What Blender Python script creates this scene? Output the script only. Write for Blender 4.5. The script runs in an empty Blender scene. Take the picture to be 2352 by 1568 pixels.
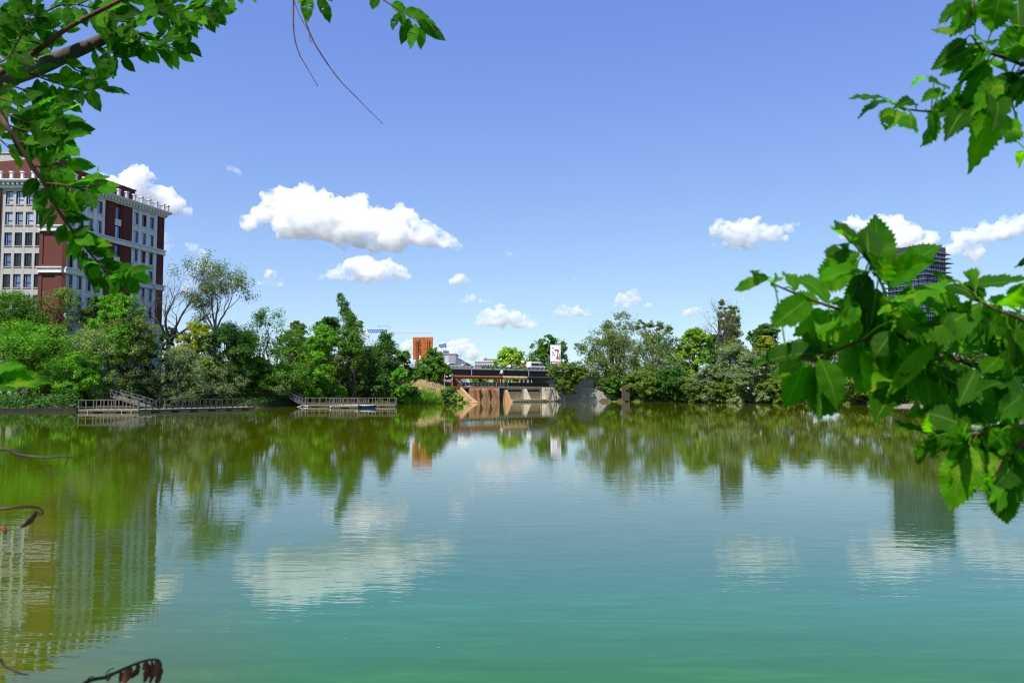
import bpy, math, random
import numpy as np
from mathutils import Vector, Matrix, Quaternion

S = bpy.context.scene
COL = S.collection
PI = math.pi
R = math.radians

# ------------------------------------------------------------------ camera
F, CX, CY, HOR, CAMH = 1829.0, 1176.0, 784.0, 897.0, 2.8     # focal length etc. measured on a 2352 px wide frame
PITCH = math.atan((HOR - CY) / F)
_c, _s = math.cos(PITCH), math.sin(PITCH)

def at(x, y, D):
    """world point seen in direction (x, y) of the photograph, D metres ahead"""
    u, v = (x - CX) / F, (CY - y) / F
    t = D / (_c - v * _s)
    return Vector((t * u, D, CAMH + t * (_s + v * _c)))

def XD(x, D):
    return (x - CX) / F * D

def ZD(y, D):
    return at(CX, y, D).z

cam_d = bpy.data.cameras.new('camera')
cam = bpy.data.objects.new('camera', cam_d)
COL.objects.link(cam)
cam.location = (0, 0, CAMH)
cam.rotation_euler = (PI / 2 + PITCH, 0, 0)
cam_d.sensor_width = 36.0
cam_d.lens = 36.0 * F / 2352.0
cam_d.clip_start = 0.05
cam_d.clip_end = 20000
cam_d.dof.use_dof = True
cam_d.dof.focus_distance = 160
cam_d.dof.aperture_fstop = 10
S.camera = cam

# ------------------------------------------------------------------ tagging
def tag(o, label=None, cat=None, group=None, kind=None):
    if label: o['label'] = label
    if cat: o['category'] = cat
    if group: o['group'] = group
    if kind: o['kind'] = kind
    return o

def empty(name, loc=(0, 0, 0), rz=0, label=None, cat=None, group=None):
    o = bpy.data.objects.new(name, None)
    COL.objects.link(o)
    o.location = loc
    o.rotation_euler = (0, 0, rz)
    o.empty_display_size = 0.2
    return tag(o, label, cat, group)

def copy_tree(o, parent=None):
    c = o.copy()
    COL.objects.link(c)
    c.parent = parent
    for ch in list(o.children):
        copy_tree(ch, c)
    return c

# ------------------------------------------------------------------ mesh builder
class MB:
    def __init__(self):
        self.v, self.f, self.m, self.n, self.uv = [], [], [], 0, {}
    def add(self, verts, faces, mi=0):
        b = self.n
        self.v.extend([tuple(p) for p in verts])
        for q in faces:
            self.f.append(tuple(b + i for i in q)); self.m.append(mi)
        self.n += len(verts)
    def box(self, c, size, ax=None, ay=None, mi=0):
        """box centred at c, size (sx,sy,sz), local x axis ax (horizontal), z up"""
        c = Vector(c)
        ax = Vector(ax).normalized() if ax is not None else Vector((1, 0, 0))
        ay = Vector(ay).normalized() if ay is not None else Vector((-ax.y, ax.x, 0)).normalized()
        az = ax.cross(ay).normalized()
        hx, hy, hz = size[0] / 2, size[1] / 2, size[2] / 2
        vs = []
        for k in (-1, 1):
            for (i, j) in ((-1, -1), (1, -1), (1, 1), (-1, 1)):
                vs.append(c + ax * hx * i + ay * hy * j + az * hz * k)
        self.add(vs, [(3, 2, 1, 0), (4, 5, 6, 7), (0, 1, 5, 4), (1, 2, 6, 5), (2, 3, 7, 6), (3, 0, 4, 7)], mi)
    def b2(self, p0, p1, mi=0):
        p0, p1 = Vector(p0), Vector(p1)
        self.box((p0 + p1) / 2, [abs(a) for a in (p1 - p0)], mi=mi)
    def bar(self, a, b, w, h=None, mi=0):
        """square bar from a to b"""
        a, b = Vector(a), Vector(b)
        h = h or w
        d = b - a
        L = d.length
        if L < 1e-6: return
        d.normalize()
        up = Vector((0, 0, 1)) if abs(d.z) < 0.95 else Vector((0, 1, 0))
        ay = up.cross(d).normalized()
        self.box((a + b) / 2, (L, w, h), ax=d, ay=ay, mi=mi)
    def tube(self, pts, rad, n=6, mi=0, cap=True):
        pts = [Vector(p) for p in pts]
        if not hasattr(rad, '__len__'): rad = [rad] * len(pts)
        vs, ref = [], None
        for i, p in enumerate(pts):
            d = (pts[min(i + 1, len(pts) - 1)] - pts[max(i - 1, 0)])
            if d.length < 1e-9: d = Vector((0, 0, 1))
            d.normalize()
            if ref is None:
                ref = Vector((0, 0, 1)) if abs(d.z) < 0.9 else Vector((1, 0, 0))
            a = (ref - d * ref.dot(d))
            if a.length < 1e-6: a = d.orthogonal()
            a.normalize(); ref = a
            b = d.cross(a)
            for k in range(n):
                t = 2 * PI * k / n
                vs.append(p + (a * math.cos(t) + b * math.sin(t)) * rad[i])
        fs = []
        for i in range(len(pts) - 1):
            for k in range(n):
                k2 = (k + 1) % n
                fs.append((i * n + k, i * n + k2, (i + 1) * n + k2, (i + 1) * n + k))
        if cap:
            fs.append(tuple(reversed(range(n))))
            fs.append(tuple((len(pts) - 1) * n + k for k in range(n)))
        self.add(vs, fs, mi)
    def prism(self, poly, off, mi=0):
        """polygon (list of 3-D points) extruded by vector off"""
        off = Vector(off)
        a = [Vector(p) for p in poly]
        b = [p + off for p in a]
        n = len(a)
        fs = [tuple(reversed(range(n))), tuple(range(n, 2 * n))]
        for i in range(n):
            j = (i + 1) % n
            fs.append((i, j, n + j, n + i))
        self.add(a + b, fs, mi)
    def lathe(self, prof, c, n=16, mi=0):
        c = Vector(c)
        vs = [c + Vector((r * math.cos(2 * PI * k / n), r * math.sin(2 * PI * k / n), z)) for r, z in prof for k in range(n)]
        fs = []
        for i in range(len(prof) - 1):
            for k in range(n):
                k2 = (k + 1) % n
                fs.append((i * n + k, i * n + k2, (i + 1) * n + k2, (i + 1) * n + k))
        fs.append(tuple(reversed(range(n)))); fs.append(tuple((len(prof) - 1) * n + k for k in range(n)))
        self.add(vs, fs, mi)
    def build(self, name, mats, parent=None, smooth=False, bevel=0, fix=True):
        me = bpy.data.meshes.new(name)
        me.from_pydata(self.v, [], self.f)
        if not isinstance(mats, (list, tuple)): mats = [mats]
        for m in mats: me.materials.append(m)
        if len(mats) > 1: me.polygons.foreach_set('material_index', self.m)
        if fix:
            import bmesh
            bm = bmesh.new(); bm.from_mesh(me)
            bmesh.ops.recalc_face_normals(bm, faces=bm.faces)
            bm.to_mesh(me); bm.free()
        if smooth: me.polygons.foreach_set('use_smooth', [True] * len(me.polygons))
        me.update()
        o = bpy.data.objects.new(name, me)
        COL.objects.link(o)
        if parent is not None: o.parent = parent
        if bevel:
            md = o.modifiers.new('bevel', 'BEVEL'); md.width = bevel; md.segments = 1; md.limit_method = 'ANGLE'
        return o

def quads_mesh(name, V, mat, nv=4, parent=None, smooth=False):
    """V: (N*nv, 3) array, N polygons of nv vertices each"""
    V = np.asarray(V, dtype=np.float32)
    n = len(V) // nv
    me = bpy.data.meshes.new(name)
    me.vertices.add(len(V)); me.vertices.foreach_set('co', V.ravel())
    me.loops.add(n * nv); me.loops.foreach_set('vertex_index', np.arange(n * nv, dtype=np.int32))
    me.polygons.add(n)
    me.polygons.foreach_set('loop_start', np.arange(0, n * nv, nv, dtype=np.int32))
    me.polygons.foreach_set('loop_total', np.full(n, nv, dtype=np.int32))
    me.materials.append(mat)
    me.update(calc_edges=True)
    o = bpy.data.objects.new(name, me)
    COL.objects.link(o)
    if parent is not None: o.parent = parent
    return o

# ------------------------------------------------------------------ materials
def nodes(name):
    m = bpy.data.materials.new(name)
    m.use_nodes = True
    nt = m.node_tree
    nt.nodes.clear()
    out = nt.nodes.new('ShaderNodeOutputMaterial')
    return m, nt, out

def N(nt, t, **kw):
    n = nt.nodes.new('ShaderNode' + t)
    for k, v in kw.items():
        if k in n.inputs.keys() if isinstance(k, str) else False:
            n.inputs[k].default_value = v
        else:
            setattr(n, k, v)
    return n

def inp(n, **kw):
    for k, v in kw.items():
        n.inputs[k.replace('_', ' ')].default_value = v
    return n

def rgba(c): return (c[0], c[1], c[2], 1.0)

def ramp(nt, fac, stops, interp='LINEAR'):
    r = nt.nodes.new('ShaderNodeValToRGB')
    e = r.color_ramp.elements
    while len(e) < len(stops): e.new(0.5)
    for k, (p, c) in enumerate(stops):
        e[k].position = p
        e[k].color = rgba(c) if hasattr(c, '__len__') else (c, c, c, 1)
    r.color_ramp.interpolation = interp
    if fac is not None: nt.links.new(fac, r.inputs[0])
    return r.outputs[0]

def mix(nt, fac, a, b, mode='MIX'):
    n = nt.nodes.new('ShaderNodeMix')
    n.data_type = 'RGBA'; n.blend_type = mode
    for k, v in ((0, fac), (6, a), (7, b)):
        if isinstance(v, bpy.types.NodeSocket): nt.links.new(v, n.inputs[k])
        elif hasattr(v, '__len__'): n.inputs[k].default_value = rgba(v)
        else: n.inputs[k].default_value = v
    return n.outputs[2]

def math_n(nt, op, a, b=None, clamp=False):
    n = nt.nodes.new('ShaderNodeMath')
    n.operation = op; n.use_clamp = clamp
    for k, v in ((0, a), (1, b)):
        if v is None: continue
        if isinstance(v, bpy.types.NodeSocket): nt.links.new(v, n.inputs[k])
        else: n.inputs[k].default_value = v
    return n.outputs[0]

def coords(nt, scale=(1, 1, 1), kind='Object', loc=(0, 0, 0), rot=(0, 0, 0)):
    if kind == 'Position':
        src = nt.nodes.new('ShaderNodeNewGeometry').outputs['Position']
    else:
        src = nt.nodes.new('ShaderNodeTexCoord').outputs[kind]
    mp = nt.nodes.new('ShaderNodeMapping')
    mp.inputs['Scale'].default_value = scale
    mp.inputs['Location'].default_value = loc
    mp.inputs['Rotation'].default_value = rot
    nt.links.new(src, mp.inputs['Vector'])
    return mp.outputs[0]

def noise(nt, vec, scale, detail=4, rough=0.55, dist=0.0):
    n = nt.nodes.new('ShaderNodeTexNoise')
    nt.links.new(vec, n.inputs['Vector'])
    inp(n, Scale=scale, Detail=detail, Roughness=rough, Distortion=dist)
    return n.outputs['Fac']

def bump(nt, h, strength, dist):
    n = nt.nodes.new('ShaderNodeBump')
    inp(n, Strength=strength, Distance=dist)
    nt.links.new(h, n.inputs['Height'])
    return n.outputs[0]

def principled(nt, out, color, rough=0.7, metallic=0.0, normal=None, spec=0.5, ior=1.45):
    p = nt.nodes.new('ShaderNodeBsdfPrincipled')
    if isinstance(color, bpy.types.NodeSocket): nt.links.new(color, p.inputs['Base Color'])
    else: p.inputs['Base Color'].default_value = rgba(color)
    if isinstance(rough, bpy.types.NodeSocket): nt.links.new(rough, p.inputs['Roughness'])
    else: p.inputs['Roughness'].default_value = rough
    inp(p, Metallic=metallic, IOR=ior)
    p.inputs['Specular IOR Level'].default_value = spec
    if normal is not None: nt.links.new(normal, p.inputs['Normal'])
    nt.links.new(p.outputs[0], out.inputs[0])
    return p

def plain(name, c, rough=0.7, metallic=0.0, var=0.25, scale=2.0, bmp=0.15, c2=None, stretch=(1, 1, 1), spec=0.4):
    """a surface colour with worn, blotchy variation"""
    m, nt, out = nodes(name)
    v = coords(nt, stretch)
    n1 = noise(nt, v, scale, 6, 0.6)
    c2 = c2 or tuple(max(0, x * (1 - var)) for x in c)
    col = ramp(nt, n1, [(0.32, c2), (0.62, c)])
    n2 = noise(nt, v, scale * 9, 3)
    col = mix(nt, 0.35, col, mix(nt, n2, tuple(x * (1 - var) for x in c), tuple(min(1, x * (1 + var * .6)) for x in c)))
    nm = bump(nt, n2, bmp, 0.05) if bmp else None
    principled(nt, out, col, rough, metallic, nm, spec)
    return m
# ------------------------------------------------------------------ daylight
SUN_EL, SUN_AZ = R(57), R(32)        # the sun stands high behind the viewer's left shoulder
sun_dir = Vector((-math.sin(SUN_AZ) * math.cos(SUN_EL), -math.cos(SUN_AZ) * math.cos(SUN_EL), math.sin(SUN_EL)))
W = bpy.data.worlds.new('World')
S.world = W
W.use_nodes = True
wt = W.node_tree
wt.nodes.clear()
wo = wt.nodes.new('ShaderNodeOutputWorld')
bg = wt.nodes.new('ShaderNodeBackground')
sky = wt.nodes.new('ShaderNodeTexSky')
sky.sky_type = 'NISHITA'
sky.sun_disc = False
sky.sun_elevation = SUN_EL
sky.sun_rotation = math.atan2(sun_dir.x, sun_dir.y)
sky.altitude = 90
sky.air_density = 1.0
sky.dust_density = 0.0
sky.ozone_density = 3.0
# clear summer air: roll the bright horizon off softly, channel by channel
def vmath(op, a, b):
    n = wt.nodes.new('ShaderNodeVectorMath'); n.operation = op
    for k, v in ((0, a), (1, b)):
        if isinstance(v, bpy.types.NodeSocket): wt.links.new(v, n.inputs[k])
        else: n.inputs[k].default_value = v
    return n.outputs[0]
_den = vmath('ADD', vmath('MULTIPLY', sky.outputs[0], (1 / 9.0, 1 / 14.0, 1 / 3.1)), (1, 1, 1))
_col = vmath('MULTIPLY', vmath('DIVIDE', sky.outputs[0], _den), (.985, 1.0, 2.58))
wt.links.new(_col, bg.inputs[0])
bg.inputs[1].default_value = 0.104
wt.links.new(bg.outputs[0], wo.inputs[0])
sl = bpy.data.lights.new('sun', 'SUN')
sl.energy = 4.2
sl.angle = R(0.53)
sl.color = (1.0, 0.955, 0.88)
sun = bpy.data.objects.new('sun', sl)
COL.objects.link(sun)
sun.rotation_euler = (-sun_dir).to_track_quat('-Z', 'Y').to_euler()
sun.location = (-40, -60, 120)

S.view_settings.view_transform = 'Standard'
S.view_settings.look = 'None'
S.view_settings.exposure = 0.8
S.view_settings.gamma = 1.0
S.render.engine = 'CYCLES'
S.cycles.use_denoising = True
try: S.cycles.denoiser = 'OPENIMAGEDENOISE'
except Exception: pass
S.cycles.max_bounces = 28
S.cycles.diffuse_bounces = 3
S.cycles.glossy_bounces = 3
S.cycles.transmission_bounces = 4
S.cycles.transparent_max_bounces = 8
S.cycles.volume_bounces = 24
S.cycles.volume_step_rate = 1.5
S.cycles.volume_max_steps = 96
S.cycles.pixel_filter_type = 'BLACKMAN_HARRIS'
S.cycles.filter_width = 1.15
S.cycles.caustics_reflective = False
S.cycles.caustics_refractive = False
S.render.use_persistent_data = False

# ------------------------------------------------------------------ clouds: billowing bodies of white vapour far beyond the trees
def vapour(name, dens, lo=.36, sc=45):
    m, nt, out = nodes(name)
    v = nt.nodes.new('ShaderNodeVolumeScatter')
    v.inputs['Color'].default_value = (1, 1, 1, 1)
    # ragged, wispy vapour: the density breaks up in billows of several sizes
    n1 = noise(nt, coords(nt, (1 / sc, 1 / sc, 1.3 / sc), 'Position'), 1.0, 7, .64, .5)
    nt.links.new(math_n(nt, 'MULTIPLY', ramp(nt, n1, [(lo, 0), (lo + .16, 1)]), dens * 1.25), v.inputs['Density'])
    v.inputs['Anisotropy'].default_value = 0.0
    nt.links.new(v.outputs[0], out.inputs['Volume'])
    return m

VAP = {}
def ico(sub=2):
    import bmesh
    bm = bmesh.new()
    bmesh.ops.create_icosphere(bm, subdivisions=sub, radius=1)
    v = np.array([p.co[:] for p in bm.verts]); f = np.array([[q.index for q in t.verts] for t in bm.faces])
    bm.free()
    return v, f
ICO = ico(2)

def cloud(label, blobs, D=1500, dens=0.12, seed=0, flat=0.55, fine=1.0, vox=1.2):
    """blobs: (x, y, r) in photo pixels; each is a swelling that carries smaller and smaller swellings"""
    rng = np.random.default_rng(seed)
    k = D / F
    bl = []
    if dens < .075:       # small fair-weather clouds: broader, flatter, run together
        bb = [(x, y, r * 1.22) for x, y, r in blobs]
        for (x, y, r), (x2, y2, r2) in zip(bb[:-1], bb[1:]):
            if abs(x - x2) < 60: bb.append(((x + x2) / 2 + rng.normal(0, r * .3), (y + y2) / 2 + rng.normal(0, r * .2), (r + r2) * .42))
        blobs = bb
    for (x, y, r) in blobs:
        p = at(x, y, D); r = r * k
        bl.append((p.x, p.y + rng.normal(0, r * .35), p.z, r))
    bl = np.array(bl)
    zlo = (bl[:, 2] - bl[:, 3]).min()
    lv = [bl]
    for lev, (cnt, rr) in enumerate(((9, .42), (7, .40))):
        nx = []
        for (x, y, z, r) in lv[-1]:
            for _ in range(cnt):
                d = rng.normal(0, 1, 3); d /= np.linalg.norm(d)
                d[2] = abs(d[2]) * (1 if rng.random() < .8 else -.6)
                d /= np.linalg.norm(d)
                q = r * rr * rng.uniform(.55, 1.15)
                nx.append((x + d[0] * r * .88, y + d[1] * r * .88, z + d[2] * r * .88, q))
        lv.append(np.array(nx))
    allb = np.vstack(lv)
    v0, f0 = ICO
    nb = len(allb)
    V = (v0[None] * allb[:, None, 3:4] * np.array([1, 1, .92]) + allb[:, None, :3]).reshape(-1, 3)
    Fc = (f0[None] + (np.arange(nb) * len(v0))[:, None, None]).reshape(-1, 3)
    c0 = bl[:, :3].mean(0)
    V = V - c0
    V[:, 2] = np.where(V[:, 2] + c0[2] < zlo, (V[:, 2] + c0[2] - zlo) * .4 + zlo - c0[2], V[:, 2])
    me = bpy.data.meshes.new('tmp')
    me.from_pydata(V.tolist(), [], Fc.tolist())
    o = bpy.data.objects.new('tmp', me); COL.objects.link(o)
    md = o.modifiers.new('r', 'REMESH'); md.mode = 'VOXEL'; md.voxel_size = vox * k * 1.15
    tx = bpy.data.textures.new('puff', 'CLOUDS'); tx.noise_scale = 12 * k * fine; tx.noise_depth = 6
    tx2 = bpy.data.textures.new('puff', 'CLOUDS'); tx2.noise_scale = 4.2 * k * fine ** .5; tx2.noise_depth = 4
    d1 = o.modifiers.new('d', 'DISPLACE'); d1.texture = tx; d1.strength = (9 if dens >= .075 else 13) * k * fine; d1.mid_level = 0.5; d1.texture_coords = 'LOCAL'
    d2 = o.modifiers.new('d2', 'DISPLACE'); d2.texture = tx2; d2.strength = 5.0 * k * fine ** .5; d2.mid_level = 0.5; d2.texture_coords = 'LOCAL'
    dg = bpy.context.evaluated_depsgraph_get()
    me2 = bpy.data.meshes.new_from_object(o.evaluated_get(dg))
    bpy.data.objects.remove(o); bpy.data.meshes.remove(me)
    me2.name = 'cloud'
    me2.materials.clear()
    key = round(dens, 4)
    if key not in VAP: VAP[key] = vapour('vapour', dens, .42 if dens < .075 else .40, 24 if dens < .075 else 30)
    me2.materials.append(VAP[key])
    c = bpy.data.objects.new('cloud', me2)
    COL.objects.link(c)
    c.location = c0
    tag(c, label, 'cloud', 'clouds in the sky')
    return c

zz = lambda L: [(504 + x * .2857, 369.6 + y * .2857, r * .2857) for x, y, r in L]
cloud('largest white cumulus with piled tops and grey belly, left of the middle', zz([
    (230, 500, 75), (330, 430, 95), (450, 360, 125), (560, 320, 105), (690, 280, 105), (820, 330, 110), (700, 480, 190), (900, 480, 190),
    (550, 500, 140), (1000, 400, 110), (1110, 330, 85), (1100, 520, 180), (1250, 530, 130), (1300, 470, 80), (1450, 450, 95), (1530, 470, 80),
    (1400, 620, 140), (1580, 580, 120), (1700, 620, 90), (1800, 640, 75), (1880, 660, 55), (1000, 620, 100), (1250, 670, 80), (1925, 690, 36)]), 1500, .082, 1)
cloud('white cloud with a long left tail right under the largest cloud', zz([
    (820, 935, 30), (900, 920, 45), (980, 890, 60), (1080, 860, 80), (1150, 840, 85), (1250, 870, 90), (1350, 870, 85), (1430, 890, 72),
    (1500, 925, 40), (1300, 930, 62), (1130, 790, 34), (960, 930, 42), (1080, 925, 62), (1180, 935, 62), (1420, 945, 44)]), 1450, .080, 2, fine=.7)
cloud('white cloud rising behind the brick building', [(270, 440, 42), (325, 430, 38), (360, 455, 36), (400, 475, 24), (432, 488, 12), (300, 470, 42), (345, 488, 22), (250, 425, 22)], 1600, .078, 3, fine=.7)
cloud('small round white cloud below the right end of the largest cloud', [(1055, 642, 14), (1040, 648, 10), (1070, 648, 10)], 1500, .09, 4, fine=.35, vox=.6)
cloud('small ragged cloud above the tree line right of the tall sparse tree', [(624, 633, 11), (610, 649, 7), (640, 652, 8), (595, 650, 4)], 1500, .07, 5, fine=.4, vox=.6)
cloud('faint high wisp alone in the blue right of the brick building', [(530, 383, 7), (545, 396, 7), (518, 378, 3)], 1500, .05, 6, fine=.4, vox=.6)
cloud('torn wisp of cloud just above the dead tree', [(442, 570, 10), (460, 579, 8), (430, 562, 5), (473, 580, 4)], 1400, .07, 7, fine=.4, vox=.6)
cloud('cloud showing through the dead tree branches', [(465, 606, 15), (482, 618, 9), (450, 612, 10), (440, 650, 12), (425, 664, 9)], 1250, .05, 8, fine=.4, vox=.6)
cloud('pale wisp beside the upper edge of the brick building', [(380, 548, 12), (392, 560, 8), (384, 574, 6)], 1300, .04, 9, fine=.4, vox=.6)
cloud('flat thin cloud above the white block building', [(1085, 684, 8), (1070, 690, 6), (1105, 691, 5), (1125, 693, 3), (1056, 690, 3)], 1700, .05, 10, fine=.35, vox=.6)
cloud('wide flat cloud straight above the bridge', [(1120, 728, 18), (1150, 727, 18), (1190, 737, 16), (1222, 745, 10), (1105, 738, 11), (1150, 742, 12)], 1700, .074, 11, fine=.5, vox=.8)
cloud('thin flat cloud above the drill billboard', [(1292, 713, 11), (1322, 716, 11), (1350, 719, 7), (1275, 717, 6)], 1700, .07, 12, fine=.4, vox=.6)
cloud('soft cloud above the grey green trees right of the bridge', [(1430, 685, 13), (1458, 689, 13), (1410, 702, 6), (1490, 702, 7), (1440, 702, 8)], 1700, .07, 13, fine=.4, vox=.6)
cloud('small bright cloud left of the bare tree on the right bank', [(1582, 718, 10), (1600, 714, 10), (1570, 722, 6)], 1800, .08, 14, fine=.35, vox=.6)
cloud('ragged flat cloud between the leafy branch and the middle of the sky', [(1650, 528, 18), (1690, 535, 24), (1730, 530, 24), (1775, 535, 18), (1812, 524, 10), (1668, 562, 9), (1720, 556, 18),
    (1800, 549, 9), (1830, 515, 6), (1640, 566, 5)], 1500, .074, 15, fine=.7)
cloud('big white cloud behind the glass tower', [(1960, 522, 24), (2010, 518, 27), (2060, 520, 26), (2100, 535, 26), (2140, 550, 22), (2050, 560, 36), (2110, 575, 26), (1940, 536, 18), (2000, 560, 26)], 1500, .076, 16, fine=.7)
cloud('white cloud at the right edge of the sky beside the tower', [(2190, 570, 20), (2220, 550, 26), (2260, 540, 26), (2300, 530, 28), (2340, 518, 24), (2240, 580, 22), (2385, 535, 28)], 1450, .076, 17, fine=.7)
cloud('low cloud bank behind the rusty sign', [(930, 797, 11), (945, 790, 10), (915, 808, 8), (960, 806, 9)], 2300, .06, 18, fine=.4, vox=.6)
cloud('low cloud bank behind the white block building', [(1040, 803, 20), (1065, 800, 16), (1005, 812, 12), (1085, 812, 16), (1025, 795, 9)], 2300, .06, 19, fine=.5, vox=.8)
cloud('lowest pale cloud just above the bridge railing', [(1098, 822, 8), (1112, 826, 7), (1124, 815, 4)], 2500, .03, 20, fine=.4, vox=.6)
cloud('tiny left puff in the middle of the sky', [(1313, 639, 4), (1322, 639, 3)], 1500, .04, 21, fine=.25, vox=.5)
cloud('tiny right puff in the middle of the sky', [(1378, 635, 4), (1387, 634, 3)], 1500, .04, 22, fine=.25, vox=.5)
cloud('small torn wisp right of the largest cloud', [(1162, 577, 4), (1170, 585, 5), (1176, 592, 3)], 1500, .03, 23, fine=.3, vox=.5)
cloud('small faint puff right of the bare tree', [(1702, 690, 6), (1690, 694, 4)], 1800, .04, 24, fine=.3, vox=.5)
# ------------------------------------------------------------------ ground and water
SHORE = [(-4500, 40), (-1500, 60), (-600, 88), (0, 107), (175, 111), (215, 122), (590, 131), (690, 148), (920, 158), (1000, 168), (1052, 181), (1064, 204), (1285, 222), (1297, 210),
         (1430, 204), (1750, 188), (2000, 155), (2210, 128), (2500, 104), (3400, 60), (6800, 40)]
SX = np.array([(p[0] - CX) / F for p in SHORE]); SD = np.array([p[1] for p in SHORE], float)
def shore(u): return np.interp(u, SX, SD)
def ground_z(X, Y):
    u = X / max(Y, 1e-3)
    d = Y - float(shore(u))
    z = float(np.interp(d, [-30, -2, 0, 1.2, 5, 14, 40, 400, 9000], [-3, -1, -.05, .75, 1.5, 2.3, 2.8, 3, 3]))
    # dry bank climbing to the bridge head
    px = CX + u * F
    w = float(np.interp(px, [930, 965, 1050, 1075], [0, 1, 1, 0]))
    z += w * float(np.interp(d, [1, 6, 14, 24, 40], [0, .7, 1.9, 3.4, 4.8]))
    return z

def terrain():
    us = np.concatenate([np.linspace(-3.0, -.7, 24), np.linspace(-.68, .68, 150), np.linspace(.7, 3.0, 24)])
    ds = np.array([-26, -8, -2, -.4, 0, .3, .7, 1.2, 2, 3.2, 5, 7, 9, 11, 14, 18, 24, 32, 40, 60, 110, 250, 700, 2000, 6000, 9000])
    rng = random.Random(3)
    V, Fc = [], []
    for i, u in enumerate(us):
        s0 = float(shore(u)) + 0.25 * math.sin(u * 310) + .2 * math.sin(u * 137 + 1)
        for d in ds:
            Y = s0 + d
            X = u * Y
            z = ground_z(X, float(shore(u)) + d)
            if 0 < d < 60: z += rng.uniform(-.12, .12) * min(1, d)
            V.append((X, Y, z))
    n = len(ds)
    for i in range(len(us) - 1):
        for j in range(n - 1):
            Fc.append((i * n + j, (i + 1) * n + j, (i + 1) * n + j + 1, i * n + j + 1))
    b = MB(); b.add(V, Fc)
    m, nt, out = nodes('earth')
    v = coords(nt, kind='Position')
    n1 = noise(nt, v, .18, 6, .6); n2 = noise(nt, v, 2.2, 5, .65)
    soil = ramp(nt, n2, [(.3, (.035, .03, .018)), (.7, (.09, .075, .04))])
    dry = ramp(nt, n2, [(.25, (.20, .14, .06)), (.75, (.38, .28, .13))])
    grass = ramp(nt, n2, [(.3, (.03, .06, .012)), (.7, (.09, .13, .025))])
    sp = nt.nodes.new('ShaderNodeSeparateXYZ'); nt.links.new(v, sp.inputs[0])
    # the bank below the bridge head is dry straw, elsewhere soil and grass under the trees
    wx = math_n(nt, 'MULTIPLY', math_n(nt, 'GREATER_THAN', sp.outputs[1], 160.0), math_n(nt, 'LESS_THAN', math_n(nt, 'ABSOLUTE', math_n(nt, 'ADD', sp.outputs[0], 17.5)), 9.0))
    g2 = mix(nt, math_n(nt, 'GREATER_THAN', n1, .52), soil, grass)
    dry2 = mix(nt, ramp(nt, n1, [(.42, 0), (.56, 1)]), dry, grass)
    col = mix(nt, wx, g2, dry2)
    principled(nt, out, col, .95, 0, bump(nt, n2, .6, .2), .1)
    global EARTH
    EARTH = m
    o = b.build('ground', m, smooth=True)
    tag(o, kind='structure')
    # the bank the viewer stands on
    b = MB()
    xs = np.linspace(-60, 60, 61); ys = [-60, -30, -12, -4, -1, .6, 1.6, 2.6, 3.6]
    zs = [1.6, 1.5, 1.35, 1.2, 1.1, .9, .45, -.1, -.9]
    V = [(x, y + .25 * math.sin(x * 1.7), z + (rng.uniform(-.06, .06))) for x in xs for y, z in zip(ys, zs)]
    n = len(ys)
    b.add(V, [(i * n + j, (i + 1) * n + j, (i + 1) * n + j + 1, i * n + j + 1) for i in range(60) for j in range(n - 1)])
    tag(b.build('bank', m, smooth=True), kind='structure')
terrain()

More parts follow.
